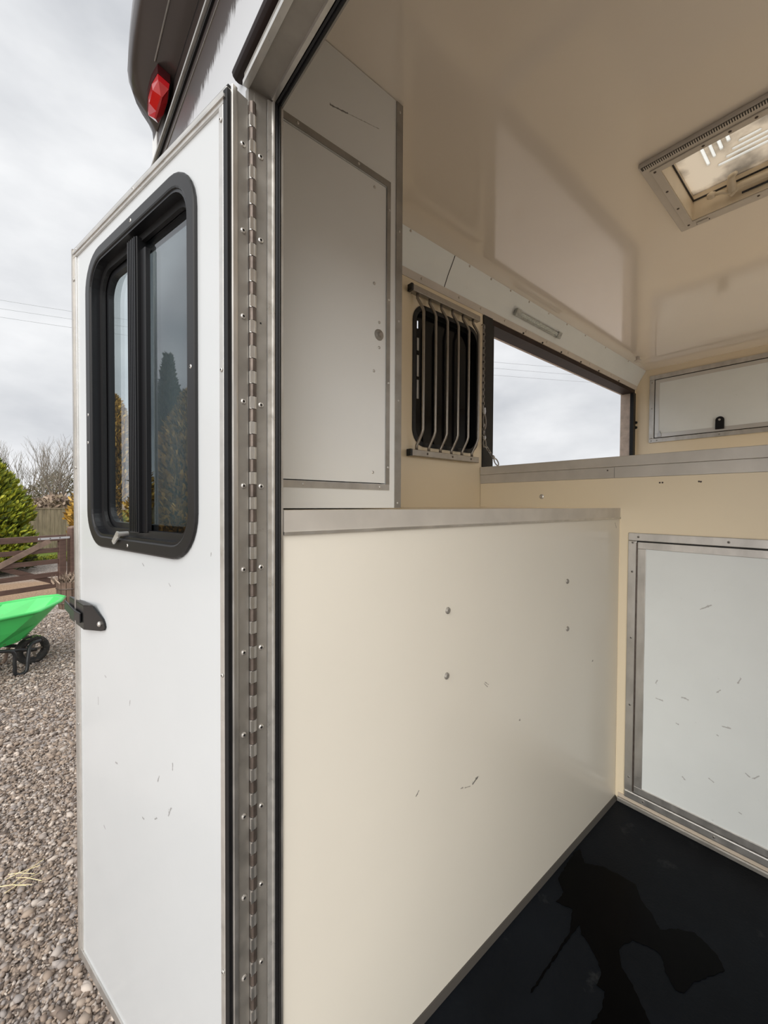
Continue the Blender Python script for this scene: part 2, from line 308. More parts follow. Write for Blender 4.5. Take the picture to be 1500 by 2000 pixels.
def rrect(x0, x1, z0, z1, r, n=8):
    pts = []
    for cx, cz, a0 in ((x1-r, z1-r, 0), (x0+r, z1-r, 90), (x0+r, z0+r, 180), (x1-r, z0+r, 270)):
        for k in range(n+1):
            a = radians(a0+90*k/n); pts.append((cx+r*cos(a), cz+r*sin(a)))
    return pts
def plate(outer, holes, axis, a, b):
    """flat plate with holes, extruded from a to b along the axis"""
    bm = bmesh.new()
    def P(p, k): return ((k, p[0], p[1]), (p[0], k, p[1]), (p[0], p[1], k))[axis]
    edges = []
    for loop in [outer]+list(holes):
        vs = [bm.verts.new(P(p, a)) for p in loop]
        edges += [bm.edges.new((vs[i], vs[(i+1) % len(vs)])) for i in range(len(vs))]
    bmesh.ops.triangle_fill(bm, edges=edges, use_beauty=True, use_dissolve=False)
    r = bmesh.ops.extrude_face_region(bm, geom=list(bm.faces))
    vec = [0, 0, 0]; vec[axis] = b-a
    bmesh.ops.translate(bm, verts=[g for g in r['geom'] if isinstance(g, bmesh.types.BMVert)], vec=vec)
    return bm
def ring(outer, inner, axis, a, b):
    bm = bmesh.new(); n = len(outer)
    def P(p, k): return ((k, p[0], p[1]), (p[0], k, p[1]), (p[0], p[1], k))[axis]
    L = [[bm.verts.new(P(p, k)) for p in lp] for lp, k in ((outer, a), (outer, b), (inner, b), (inner, a))]
    for j in range(4):
        for i in range(n): bm.faces.new((L[j][i], L[j][(i+1) % n], L[(j+1) % 4][(i+1) % n], L[(j+1) % 4][i]))
    return bm
def loft(loops, caps=True):
    bm = bmesh.new(); R = [[bm.verts.new(p) for p in lp] for lp in loops]; n = len(loops[0])
    for a, b_ in zip(R, R[1:]):
        for i in range(n): bm.faces.new((a[i], a[(i+1) % n], b_[(i+1) % n], b_[i]))
    if caps: bm.faces.new(R[0][::-1]); bm.faces.new(R[-1])
    return bm
def rect(a, b, c, d): return [(a, c), (b, c), (b, d), (a, d)]
def dome(r, h, axis='y-', seg=10, hole=False):
    """shallow round head, base at the origin, bulging along the given axis"""
    bm = bmesh.new(); prof = [(r, 0), (r*.92, h*.55), (r*.6, h*.95)] + ([(r*.42, h), (r*.34, h*.3)] if hole else [])
    rings = [[(q*cos(2*pi*k/seg), q*sin(2*pi*k/seg), z) for k in range(seg)] for q, z in prof]
    R = [[bm.verts.new(p) for p in rg] for rg in rings]
    for i in range(len(R)-1):
        for k in range(seg): bm.faces.new((R[i][k], R[i][(k+1) % seg], R[i+1][(k+1) % seg], R[i+1][k]))
    cp = bm.faces.new(R[-1]); bm.faces.new(R[0][::-1])
    if hole:
        cp.material_index = 1
        for k in range(seg):
            for f in R[-1][k].link_faces: f.material_index = 1
    rot = {'y-': Matrix.Rotation(radians(90), 4, 'X'), 'y+': Matrix.Rotation(radians(-90), 4, 'X'), 'x-': Matrix.Rotation(radians(-90), 4, 'Y'), 'z-': Matrix.Rotation(radians(180), 4, 'X'), 'z+': Matrix.Identity(4)}[axis]
    bmesh.ops.transform(bm, matrix=rot, verts=bm.verts)
    return bm
def heads(name, pts, parent, r, h, axis, material='rivet_metal', hole=False):
    """alike screw heads sharing one mesh, each its own part"""
    base = world_loc(parent); first = None
    for p in pts:
        q = Vector(p)-base
        if first is None:
            first = obj(name, dome(r, h, axis, hole=hole), material, parent, local=True, smooth=False); first.location = q
        else: dupe(first, parent, q)

# ---------------------------------------------------------------- dimensions of the vehicle
FL, ZC = 0.57, 2.727               # floor and ceiling heights
XR, XI = 0.24, 0.292               # rear wall outer / inner face
X2, X4 = 1.642, 3.66               # half-height partition, front bulkhead
Y1, Y3, YR = 0.596, 1.225, -1.20   # low cupboard front, left wall, right wall
YJ = -0.66                         # far jamb of the rear doorway, set wide out of view for more daylight
ZH = 2.28                          # head of the rear doorway

# ---------------------------------------------------------------- setting: shell
o = obj('floor', B((XR, X2+.02, YR, Y3, FL-0.05, FL)), 'rubber_floor'); tag(o, 'black rubber floor of the rear compartment', kind='structure')
o = obj('floor_front', B((X2+.0205, X4, YR, Y3, FL-0.05, FL-.001)), 'pale_bounce_floor'); tag(o, 'unseen stall floor behind the partition, made pale to bounce daylight', kind='structure')  # unseen floor given a pale finish to bounce daylight onto walls and ceiling
# left wall with the barred window and the long open hatch
W1 = rrect(1.185, 1.612, 1.918, 2.497, 0.07)
W2 = rect(1.722, 3.635, 1.72, 2.588)
o = obj('wall_left', plate(rect(XI, X4, FL, 2.80), [W1, W2], 1, Y3, Y3+0.045), 'cream_wall'); tag(o, 'cream side wall with a barred window and a long open hatch', kind='structure')
o = obj('wall_front', B((X4, X4+0.04, YR, Y3, FL, 2.80)), 'cream_wall'); tag(o, 'cream front bulkhead wall behind the partition', kind='structure')
# right side wall with an unseen opening added to let daylight in
o = obj('wall_right', plate(rect(XI, X4, FL, 2.80), [rect(1.70, 3.62, 0.60, 2.70)], 1, YR-0.045, YR), 'cream_wall'); tag(o, 'cream side wall with a wide opening added for daylight', kind='structure')
SKH = rect(1.486, 1.840, 0.085, 0.441)
o = obj('ceiling', plate(rect(XI-.04, X4+.04, YR-.045, Y3+.045), [SKH], 2, ZC, ZC+0.055), 'cream_ceiling'); tag(o, 'glossy cream ceiling with a roof light', kind='structure')
# rear wall (outside skin), doorway left open
rear = thing('wall_rear', (XR, 0.9, FL), 'rear wall of the horsebox with brown overspray below the roof', kind='structure')
obj('outer_skin', plate([(YR-.045, .36), (Y3+.018, .36), (Y3+.018, 2.80), (YR-.045, 2.80)], [rect(YJ-.012, Y1+.012, FL-.04, ZH+.012)], 0, XR, XI), 'rear_paint', rear)
obj('corner_post', B((XR-.0025, XR+.05, Y3+.0185, Y3+.030, .36, 2.64), (XR-.0025, XR-.0003, Y3-.022, Y3+.0185, 2.5615, 2.628)), 'white_panel', rear)
obj('rain_strip', prism([(XR, 2.554), (XR-.009, 2.554), (XR-.010, 2.557), (XR-.006, 2.560), (XR, 2.561)], 1, YR, Y3+.02), 'aluminium', rear)
obj('rain_strip_shadow', B((XR-.004, XR, YR, Y3+.02, 2.545, 2.5535)), 'rubber_black', rear)  # black band stands in for the shadow under the rain strip
obj('paint_line', B((XR-.0015, XR, YR, Y3-.01, 2.522, 2.5235)), 'aluminium_dull', rear)

# jamb and head of the doorway
jt = thing('trim_1', (XR, Y1, FL), 'aluminium doorway frame with black rubber seal and riveted hinge leaf', kind='structure')
obj('jamb_plate', B((XR-.002, XI, Y1, Y1+.011, FL-.04, ZH)), 'aluminium_dull', jt)
obj('hinge_leaf', B((XR+.006, XR+.0245, Y1-.002, Y1, FL, ZH-.006)), 'aluminium_dull', jt)
obj('ridge_profile', prism([(XR+.0255, Y1), (XR+.0265, Y1-.003), (XR+.0325, Y1-.0035), (XR+.0340, Y1-.006), (XR+.0365, Y1-.006), (XR+.0370, Y1)], 2, FL, ZH-.004), 'aluminium_bright', jt)
obj('rubber_seal', prism([(XR+.0385, Y1), (XR+.0385, Y1-.004), (XR+.0405, Y1-.006), (XR+.0425, Y1-.0035), (XR+.0445, Y1-.0055), (XR+.0470, Y1-.004), (XR+.0475, Y1)], 2, FL, ZH-.003), 'rubber_black', jt)
obj('edge_strip', B((XR+.0480, XR+.0515, Y1-.003, Y1, FL, ZH-.003)), 'aluminium', jt)
obj('head_plate', B((XR-.002, XI, YJ, Y1, ZH, ZH+.011)), 'aluminium_dull', jt)
obj('head_lip', B((XR-.010, XR-.001, YJ, Y1+.002, ZH-.003, ZH+.004)), 'aluminium_bright', jt)
obj('head_channel', B((XR-.006, XR, YJ, Y1+.006, ZH+.0045, ZH+.020)), 'aluminium_dull', jt)
obj('drip_gutter', tube([(XR-.005, YJ, ZH+.034), (XR-.005, Y1+.03, ZH+.034)], .0105, 12), 'brown_trim', jt, smooth=True)
obj('head_ridge', prism([(XR+.030, ZH), (XR+.031, ZH-.004), (XR+.037, ZH-.004), (XR+.038, ZH)], 1, YJ, Y1-.006), 'aluminium', jt)
obj('head_seal', prism([(XR+.0385, ZH), (XR+.0385, ZH-.004), (XR+.0405, ZH-.006), (XR+.0425, ZH-.0035), (XR+.0445, ZH-.0055), (XR+.0475, ZH-.004), (XR+.048, ZH)], 1, YJ, Y1-.006), 'rubber_black', jt)
obj('jamb_far', B((XR-.002, XI, YJ-.011, YJ, FL-.04, ZH)), 'aluminium_dull', jt)
obj('sill_plate', B((XR-.004, XI, YJ, Y1, FL, FL+.004)), 'aluminium_dull', jt)
ZR = [2.185-.1225*k for k in range(13)]
heads('rivet', [(XR+.0152, Y1-.002, z) for k, z in enumerate(ZR) if k != 2], jt, .0043, .0022, 'y-', hole=True)
obj('rivet_hole', B((XR+.0140, XR+.0164, Y1-.0024, Y1-.002, ZR[2]-.0012, ZR[2]+.0012)), 'hole_black', jt)
# piano hinge knuckles: every other one belongs to the jamb, the rest to the door
PIV = (XR-.002, Y1-.002)
def knuckle_mesh(mat_, par, loc):
    bm = tube([(0, 0, 0), (0, 0, .0178)], .0056, 10); return obj('hinge_knuckle', bm, mat_, par, local=True, smooth=False)
kz = [FL+.018+.0185*k for k in range(90)]
kj = None
for z in kz[1::2]:
    q = Vector((PIV[0]+.0035-XR, PIV[1]-.003-Y1, z-FL))
    if kj is None: kj = knuckle_mesh('hinge_dark', jt, q); kj.location = q
    else: dupe(kj, jt, q)

# ---------------------------------------------------------------- the open rear door (local x along the leaf, local y towards its inner face)
DA = radians(103.1); T = .033; DW = .625; DB, DT = .588, 2.250
d1 = thing('door_1', (PIV[0], PIV[1], FL), 'white rear door folded open, with a black-framed sliding window', kind='structure', rz=DA)
def L(z): return z-FL
def dl(name, bm, mt_, par=None, **k):
    bmesh.ops.translate(bm, verts=bm.verts, vec=(0, 0, -FL)); return obj(name, bm, mt_, par or d1, local=True, **k)
HO = rrect(.107, .513, 1.600, 2.176, .055)
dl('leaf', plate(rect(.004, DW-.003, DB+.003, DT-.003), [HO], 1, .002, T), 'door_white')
dl('top_trim', B((.0, DW, .0, T+.0035, DT-.020, DT)), 'aluminium_bright', bevel=.001)
dl('top_trim_bead', B((.004, DW-.01, T+.0035, T+.0055, DT-.0135, DT-.0095)), 'aluminium')
dl('top_seal', B((.0, DW-.004, .012, T+.001, DT, DT+.004)), 'rubber_black')
dl('bottom_trim', B((.0, DW, .0, T+.0035, DB, DB+.022)), 'aluminium', bevel=.001)
dl('edge_trim', B((DW-.020, DW, -.001, T+.003, DB+.022, DT-.020)), 'aluminium_bright', bevel=.001)
dl('edge_bead', B((DW-.008, DW-.001, T+.003, T+.006, DB, DT)), 'aluminium')
dl('hinge_side_trim', B((.0092, .0205, T-.001, T+.003, DB, DT-.016)), 'aluminium_bright', bevel=.001)
dl('rubber_seal', B((-.0012, .0088, T-.003, T+.0035, DB, DT-.002)), 'rubber_black', bevel=.001)
dl('edge_profile', prism([(-.0035, .0215), (.0, .0215), (.0, .0298), (-.0015, .0298), (-.0040, .0290), (-.0040, .024)], 2, DB, DT+.006), 'aluminium')
dl('hinge_leaf', B((-.002, .0, .0035, .0212, DB, DT+.004)), 'aluminium_dull')
first = None
for z in ZR:
    if first is None:
        first = obj('rivet', dome(.0043, .0022, 'x-', hole=True), 'rivet_metal', d1, local=True); first.location = (-.002, .0122, L(z))
    else: dupe(first, d1, (-.002, .0122, L(z)))
kd = None
for z in kz[0::2]:
    if kd is None:
        bm = tube([(0, 0, 0), (0, 0, .0178)], .0056, 10); add_box(bm, -.0052, -.0042, 0, .007, 0, .0178)
        kd = obj('hinge_knuckle', bm, 'aluminium', d1, local=True)
        # same axis as the jamb's knuckles
        off = Matrix.Rotation(-DA, 3, 'Z') @ Vector((.0035, -.003, 0))
        kd.location = (off.x, off.y, L(z))
    else: dupe(kd, d1, (off.x, off.y, L(z)))
f0 = None
for (x, z) in [(.0140, 2.21), (.0140, 1.86), (.0140, 1.42), (.0140, .98), (.30, DT-.007), (.60, DT-.007), (.615, 1.75), (.615, 1.15), (.615, 2.18)]:
    if f0 is None: f0 = obj('screw', dome(.0032, .0016, 'y+', hole=True), 'rivet_metal', d1, local=True); f0.location = (x, T+.0035, L(z))
    else: dupe(f0, d1, (x, T+.0035, L(z)))
# window unit
WO = rrect(.083, .541, 1.576, 2.200, .078)
WI = rrect(.107, .513, 1.600, 2.176, .055)
win = dl('window_frame', ring(WO, WI, 1, T-.001, T+.006), 'frame_grey', bevel=.004)
dl('window_frame', ring(WI, rrect(.111, .509, 1.604, 2.172, .052), 1, .0, T+.003), 'frame_black')
dl('inner_frame', ring(rrect(.111, .509, 1.604, 2.172, .052), rrect(.124, .496, 1.617, 2.159, .042), 1, .014, .021), 'frame_grey')
dl('inner_frame', ring(rrect(.111, .509, 1.604, 2.172, .052), rrect(.132, .488, 1.628, 2.148, .038), 1, .001, .012), 'frame_black')
dl('outer_frame', ring(WO, WI, 1, -.004, .002), 'frame_black')
G1 = rrect(.315, .495, 1.618, 2.158, .04); G2 = rrect(.125, .330, 1.618, 2.158, .04)
dl('pane', prism(G1, 1, .0045, .0085), 'window_glass_clear'); dl('pane', prism(G2, 1, .0100, .0135), 'window_glass')
ml = dl('sliding_stile', B((.303, .340, .006, .030, 1.612, 2.164)), 'plastic_black', bevel=.001)
for k in range(5):
    x = .306+.0072*k; dl('stile_rib', B((x, x+.0032, .030, .0328, 1.614, 2.162)), 'frame_black', ml) if False else obj('stile_rib', B((x, x+.0030, .030, .0326, 1.614-FL, 2.162-FL)), 'frame_black', ml, local=True)
dl('stile_catch', B((.283, .303, .015, .024, 1.614, 2.140)), 'plastic_black', bevel=.001)
la = dl('latch', prism([(.350, 1.612), (.362, 1.614), (.385, 1.594), (.378, 1.588), (.352, 1.604)], 1, T+.010, T+.013), 'aluminium_bright')
obj('latch_pin', tube([(.352, T-.004, 1.609-FL), (.352, T+.015, 1.609-FL)], .0045, 8), 'rivet_metal', la, local=True)
f0 = None
for (x, z) in [(.095, 1.880), (.307, 2.188), (.33, 1.588), (.527, 1.86), (.529, 1.80)]:
    if f0 is None: f0 = obj('frame_screw', dome(.0036, .002, 'y+', hole=True), 'rivet_metal', d1, local=True); f0.location = (x, T+.005, L(z))
    else: dupe(f0, d1, (x, T+.005, L(z)))
# black hold-back catch on the free edge
def cy(x): return T+.004+(x-.452)*.09
fp = [(.545, 1.440), (.505, 1.445), (.462, 1.424), (.454, 1.416), (.451, 1.408), (.456, 1.401), (.466, 1.398), (.545, 1.388)]
br = dl('holdback_catch', loft([[(x, cy(x), z) for x, z in fp], [(x, cy(x)-.0035, z) for x, z in fp]]), 'bracket_black')
yc = cy(.545); rp_ = [(.5455, yc, .0), (.690, T-.002, -.003)]
obj('catch_return', loft([[(x, y, 1.388+dz-FL), (x, y-.004, 1.388+dz-FL), (x, y-.004, 1.440+dz-FL), (x, y, 1.440+dz-FL)] for x, y, dz in rp_]), 'bracket_black', br, local=True)
obj('catch_top', loft([[(.501, cy(.50), 1.4455-FL+q), (.545, yc, 1.4405-FL+q), (.690, T-.002, 1.4375-FL+q), (.640, T-.006, 1.4405-FL+q)] for q in (0, .002)]), 'bracket_black', br, local=True)
bm = prism([(.560, yc+.003), (.600, yc+.002), (.735, T-.004), (.736, T-.008), (.600, yc-.004), (.560, yc-.001)], 2, 1.400-FL, 1.422-FL)
obj('hook', bm, 'plastic_black', br, local=True, bevel=.0015)
bb = obj('bolt', dome(.006, .004, 'y+'), 'rivet_metal', br, local=True); bb.location = (.472, cy(.472), 1.412-FL)
# ---------------------------------------------------------------- roof lip above the rear wall, with the marker lamp
plan = [(XR, Y3+.020), (.222, 1.225), (.200, 1.203), (.182, 1.180), (.170, 1.156), (.163, 1.128), (.159, 1.085), (.155, 1.02), (.152, .93), (.147, .75), (.142, .45), (.140, 0), (.140, YR)]
sp = thing('trim_2', (.2, 1.0, 2.62), 'dark brown moulded roof lip overhanging the rear wall', kind='structure')
bm = bmesh.new(); rows = []
inner = [(XR, y) for (_, y) in plan]
for z_of in (lambda x, y: (XR-.001, y, 2.628), lambda x, y: (x+(XR-x)*.52, y, 2.642), lambda x, y: (x+(XR-x)*.48, y, 2.645), lambda x, y: (x+(XR-x)*.12, y, 2.652), lambda x, y: (x, y, 2.672), lambda x, y: (x+.002, y, 2.72), lambda x, y: (x+.02, y, 2.83), lambda x, y: (XR+.05, y, 2.90)):
    rows.append([bm.verts.new(z_of(x, y)) for x, y in plan])
for a, b_ in zip(rows, rows[1:]):
    for i in range(len(plan)-1): bm.faces.new((a[i], a[i+1], b_[i+1], b_[i]))
obj('lip_moulding', bm, 'brown_paint', sp, smooth=True)
obj('moulding_line', tube([(.194, YR, 2.6425), (.197, .75, 2.6415), (.201, 1.03, 2.6405)], .0016, 6), 'aluminium_dull', sp)
mk = thing('marker_lamp', (.218, 1.088, 2.60), 'small red faceted marker lamp under the brown roof lip', 'lamp')
def hexa(l, wd, z, cx=.2185, cy=1.088): return [(cx-wd*.35, cy+l*.5, z), (cx-wd*.5, cy+l*.18, z), (cx-wd*.5, cy-l*.18, z), (cx-wd*.35, cy-l*.5, z), (cx+wd*.35, cy-l*.5, z), (cx+wd*.5, cy-l*.18, z), (cx+wd*.5, cy+l*.18, z), (cx+wd*.35, cy+l*.5, z)]
def tilt(pts): return [(x, y, z+(.2185-x)*.30+.0) for x, y, z in pts]
obj('lamp_base', loft([tilt(hexa(.118, .036, 2.634)), tilt(hexa(.118, .036, 2.616))]), 'red_dark', mk)
obj('lens', loft([tilt(hexa(.112, .034, 2.6155)), tilt(hexa(.108, .030, 2.604)), tilt(hexa(.070, .004, 2.592))]), 'red_lens', mk)

# ---------------------------------------------------------------- low cream cupboard inside the door
cu = thing('low_cupboard', (.95, .9, FL), 'low cream cupboard front with aluminium capping, left of the black floor', 'cupboard')
obj('front_panel', B((XI+.001, X2-.001, Y1, Y1+.018, FL+.001, 1.640)), 'cream_panel', cu)
obj('worktop', B((XI+.001, X2-.001, Y1+.004, Y3-.001, 1.641, 1.656)), 'cream_wall', cu)
obj('capping', prism([(Y1-.0025, 1.6215), (Y1-.0025, 1.6585), (Y1+.03, 1.6585), (Y1+.03, 1.6565), (Y1, 1.6565), (Y1, 1.6215)], 0, XI+.001, X2-.001), 'alu_cap', cu)
obj('capping_lip', B((XI+.001, X2-.001, Y1-.0045, Y1-.0005, 1.6195, 1.6245)), 'aluminium', cu)
obj('floor_seal', prism([(Y1-.010, FL+.0005), (Y1-.0002, FL+.0005), (Y1-.0002, FL+.012), (Y1-.003, FL+.012)], 0, XI+.001, X2-.001), 'seal_grey', cu)
heads('bolt', [(.686, Y1, 1.435), (.684, Y1, 1.290), (1.240, Y1, 1.434), (1.245, Y1, 1.286)], cu, .0078, .0045, 'y-', 'aluminium_dull')

# ---------------------------------------------------------------- tall white locker on the cupboard
YL, XLr = .818, .742
lk = thing('tall_locker', (.5, 1.0, 1.657), 'tall white wall locker with round lock standing on the cupboard', 'locker')
obj('body', plate(rect(XI+.001, XLr, 1.6590, ZC-.002), [rect(.335, .693, 1.721, 2.487)], 1, YL, YL+.02), 'locker_white', lk)
obj('side_panel', B((XLr-.018, XLr, YL+.0205, Y3-.002, 1.6590, ZC-.002)), 'locker_white', lk)
obj('gap_backing', B((.325, .702, YL+.0208, YL+.026, 1.712, 2.496)), 'hole_black', lk)
dr = obj('locker_door', B((.338, .6905, YL+.001, YL+.020, 1.7235, 2.4845)), 'locker_white', lk)
obj('frame_strip', B((.321, .7035, YL-.002, YL, 2.488, 2.504)), 'aluminium_dull', lk)
obj('frame_strip', B((.321, .7035, YL-.002, YL, 1.7055, 1.7205)), 'aluminium', lk)
obj('frame_strip', B((.6915, .7035, YL-.0022, YL, 1.7206, 2.4878)), 'aluminium_dull', lk)
obj('frame_strip', B((.321, .3335, YL-.0022, YL, 1.7206, 2.4878)), 'aluminium_dull', lk)
obj('corner_angle', prism([(.7225, YL-.0025), (XLr+.0025, YL-.0025), (XLr+.0025, YL+.020), (XLr+.0005, YL+.020), (XLr+.0005, YL-.0003), (.7225, YL-.0003)], 2, 1.6595, ZC-.004), 'aluminium_dull', lk)
lock = obj('lock', dome(.0145, .005, 'y-', 20), 'aluminium_dull', dr, local=True); lock.location = Vector((.668, YL+.001, 2.103))-world_loc(dr)
lc = obj('lock_core', dome(.0085, .003, 'y-', 16), 'steel_bar', dr, local=True); lc.location = Vector((.670, YL-.004, 2.103))-world_loc(dr)
heads('door_screw', [(.652, YL+.001, 2.468), (.652, YL+.001, 2.228), (.652, YL+.001, 2.008), (.650, YL+.001, 1.750), (.669, YL+.001, 2.135), (.669, YL+.001, 2.071)], dr, .0040, .002, 'y-', 'aluminium')
heads('frame_screw', [(.435, YL-.002, 2.497), (.600, YL-.002, 2.497), (.6985, YL-.0022, 2.43), (.6985, YL-.0022, 2.20), (.6985, YL-.0022, 1.985), (.6985, YL-.0022, 1.765), (.672, YL-.002, 1.713), (.45, YL-.002, 1.713),
                      (.733, YL-.0025, 2.70), (.733, YL-.0025, 2.39), (.733, YL-.0025, 2.155), (.733, YL-.0025, 1.945), (.733, YL-.0025, 1.672)], lk, .0034, .0018, 'y-', 'aluminium')

# ---------------------------------------------------------------- half-height partition with hatch door
pt = thing('half_partition', (X2+.02, .3, FL), 'half-height cream partition topped by a stepped aluminium rail', 'partition')
obj('panel', prism([(YR+.002, FL+.001), (Y1-.0005, FL+.001), (Y1-.0005, 1.6590), (Y3-.002, 1.6590), (Y3-.002, 1.770), (YR+.002, 1.770)], 0, X2, X2+.040), 'cream_wall', pt)
obj('rail_upper', B((X2-.006, X2+.046, YR+.002, Y3-.002, 1.812, 1.850)), 'alu_cap', pt, bevel=.002)
obj('rail_lower', B((X2-.003, X2+.043, YR+.002, Y3-.002, 1.7705, 1.8115)), 'alu_cap', pt, bevel=.001)
obj('rail_joint', B((X2-.0034, X2-.003, .6155, .6165, 1.7715, 1.8105)), 'hole_black', pt)
obj('kick_strip', prism([(X2-.011, FL+.001), (X2, FL+.001), (X2, FL+.0155), (X2-.008, FL+.0155), (X2-.011, FL+.012)], 1, YR+.002, Y1-.011), 'aluminium_dull', pt)
heads('bolt', [(X2, .905, 1.704)], pt, .0105, .004, 'x-', 'aluminium_bright')
heads('screw', [(X2-.003, .640, 1.800), (X2, .470, 1.748), (X2, .462, 1.748), (X2, .36, 1.748), (X2, .355, 1.747)], pt, .003, .0015, 'x-', 'hinge_dark')
hy1, hy0, hz0, hz1 = .563, -.06, .601, 1.570
ht = thing('hatch_door', (X2-.01, .25, FL), 'pale hinged hatch door with aluminium frame low in the partition', 'door')
fw = .028
def fr_strip(name, y0, y1, z0, z1, x0, x1, mt_, bv=.002): return obj(name, B((x0, x1, y0, y1, z0, z1)), mt_, ht, bevel=bv)
fr_strip('outer_frame', hy0, hy1, hz1-fw, hz1, X2-.010, X2-.0005, 'aluminium')
fr_strip('outer_frame', hy0, hy1, hz0, hz0+fw, X2-.012, X2-.0005, 'aluminium', .004)
fr_strip('outer_frame', hy1-fw, hy1, hz0+fw+.0005, hz1-fw-.0005, X2-.010, X2-.0005, 'aluminium')
fr_strip('outer_frame', hy0, hy0+fw, hz0+fw+.0005, hz1-fw-.0005, X2-.010, X2-.0005, 'aluminium')
a0, a1, c0, c1 = hy0+fw+.004, hy1-fw-.004, hz0+fw+.003, hz1-fw-.004
fr_strip('gap_backing', hy0+fw, hy1-fw, hz0+fw, hz1-fw, X2-.002, X2-.0005, 'hole_black', 0)
fr_strip('leaf_panel', a0+.01, a1-.01, c0+.01, c1-.01, X2-.008, X2-.0022, 'hatch_leaf', 0)
fr_strip('leaf_frame', a0, a1, c1-.024, c1, X2-.0115, X2-.0022, 'aluminium', .001)
fr_strip('leaf_frame', a0, a1, c0, c0+.024, X2-.0115, X2-.0022, 'aluminium', .001)
fr_strip('leaf_frame', a1-.026, a1, c0+.0242, c1-.0242, X2-.0113, X2-.0022, 'aluminium', .001)
fr_strip('leaf_frame', a0, a0+.026, c0+.0242, c1-.0242, X2-.0113, X2-.0022, 'aluminium', .001)
obj('hinge_pin', tube([(X2-.011, hy1-fw-.002, hz0+fw+.006), (X2-.011, hy1-fw-.002, hz1-fw-.006)], .0030, 8), 'hinge_dark', ht)
heads('screw', [(X2-.010, .548, z) for z in (1.535, 1.43, 1.19, .945, .68)]+[(X2-.010, y, 1.556) for y in (.53, .28, .03)]+[(X2-.012, y, .615) for y in (.50, .30, .1)], ht, .0042, .002, 'x-', 'aluminium_dull', hole=True)
obj('sill', B((X2-.004, X2, hy0-.1, Y1-.012, FL+.016, hz0-.0005)), 'kick_cream', pt)

# ---------------------------------------------------------------- coving along the left wall
cv = thing('trim_3', (2.2, 1.19, 2.65), 'pale sloping coving panels between the left wall and ceiling', kind='structure')
prof = [(Y3-.0005, 2.592), (1.212, 2.624), (1.192, 2.664), (1.170, 2.700), (1.155, ZC-.0005), (1.172, ZC-.0005), (Y3-.0005, 2.66)]
obj('coving_panel', prism(prof, 0, XLr+.003, 1.356), 'hatch_white', cv)
obj('coving_panel', prism(prof, 0, 1.3595, X4-.001), 'hatch_white', cv)
obj('edge_strip', prism([(Y3-.0008, 2.590), (1.2225, 2.590), (1.2125, 2.6165), (1.2147, 2.6175)], 0, XLr+.003, X4-.001), 'plastic_beige_grey', cv)
obj('joint_line', prism([(y-.001, z-.001) for y, z in prof[:5]]+[(y+.004, z) for y, z in prof[:5]][::-1], 0, 1.3562, 1.3593), 'hole_black', cv)
heads('screw', [(x, 1.2165, 2.606) for x in (1.05, 1.22, 1.46, 1.62, 1.82, 2.02, 2.24, 2.5, 2.8, 3.15)]+[(x, 1.158, 2.7215) for x in (1.1, 1.46, 1.62, 1.78, 1.95, 2.15, 2.36, 2.6, 2.9, 3.3)], cv, .0055, .0035, 'y-', 'plastic_beige_grey')
sl_ = thing('strip_light', (2.09, 1.19, 2.65), 'short unlit strip light on the coving above the open hatch', 'light')
def cove_pt(x, t_, off):     # point on the slope, t_ along it, off away from it
    y = 1.214+(1.166-1.214)*t_; z = 2.620+(2.708-2.620)*t_; n_ = Vector((-.88, -.48)).normalized(); return (x, y+n_[0]*off, z+n_[1]*off)
def cove_box(x0, x1, t0, t1, o0, o1):
    return loft([[cove_pt(x, t0, o0), cove_pt(x, t1, o0), cove_pt(x, t1, o1), cove_pt(x, t0, o1)] for x in (x0, x1)])
obj('housing', cove_box(1.865, 2.325, .30, .60, .004, .010), 'lamp_housing', sl_)
obj('lens', loft([[cove_pt(x, .33, .010), cove_pt(x, .57, .010), cove_pt(x, .52, .019), cove_pt(x, .38, .019)] for x in (1.90, 2.29)]), 'lamp_lens', sl_)
obj('end_cap', cove_box(1.862, 1.899, .28, .62, .0105, .021), 'lamp_housing', sl_); obj('end_cap', cove_box(2.291, 2.328, .28, .62, .0105, .021), 'lamp_housing', sl_)

# ---------------------------------------------------------------- windows in the left wall
wn = thing('window_1', (1.4, Y3, 1.92), 'dark tinted window with rounded corners behind steel bars', kind='structure')
obj('rubber_surround', ring(rrect(1.178, 1.619, 1.911, 2.504, .075), rrect(1.196, 1.601, 1.929, 2.486, .062), 1, Y3-.004, Y3+.003), 'rubber_black', wn)
obj('rubber_surround', ring(rrect(1.186, 1.611, 1.919, 2.496, .069), rrect(1.196, 1.601, 1.929, 2.486, .062), 1, Y3+.0035, Y3+.040), 'rubber_black', wn)
VS = [rect(1.2330, 1.2430, 2.418, 2.452)]
obj('pane', plate(rrect(1.1965, 1.6005, 1.9295, 2.4855, .061), VS, 1, Y3+.030, Y3+.034), 'tint_glass_dark', wn)
for z0, z1 in ((2.325, 2.378), (2.215, 2.305), (2.12, 2.200)):
    obj('vent_slot', B((1.2325, 1.2430, Y3+.0280, Y3+.0298, z0, z1)), 'vent_grey', wn)
gb = thing('window_guard', (1.4, 1.20, 1.87), 'steel window guard of six bent bars between two rails', 'guard')
obj('rail', B((1.152, 1.590, 1.194, 1.216, 2.528, 2.553)), 'steel_bar', gb, bevel=.002); obj('rail', B((1.152, 1.590, 1.194, 1.216, 1.866, 1.892)), 'steel_bar', gb, bevel=.002)
obj('end_cap', B((1.141, 1.1515, 1.193, 1.217, 2.527, 2.554)), 'plastic_black', gb); obj('end_cap', B((1.141, 1.1515, 1.193, 1.217, 1.865, 1.893)), 'plastic_black', gb)
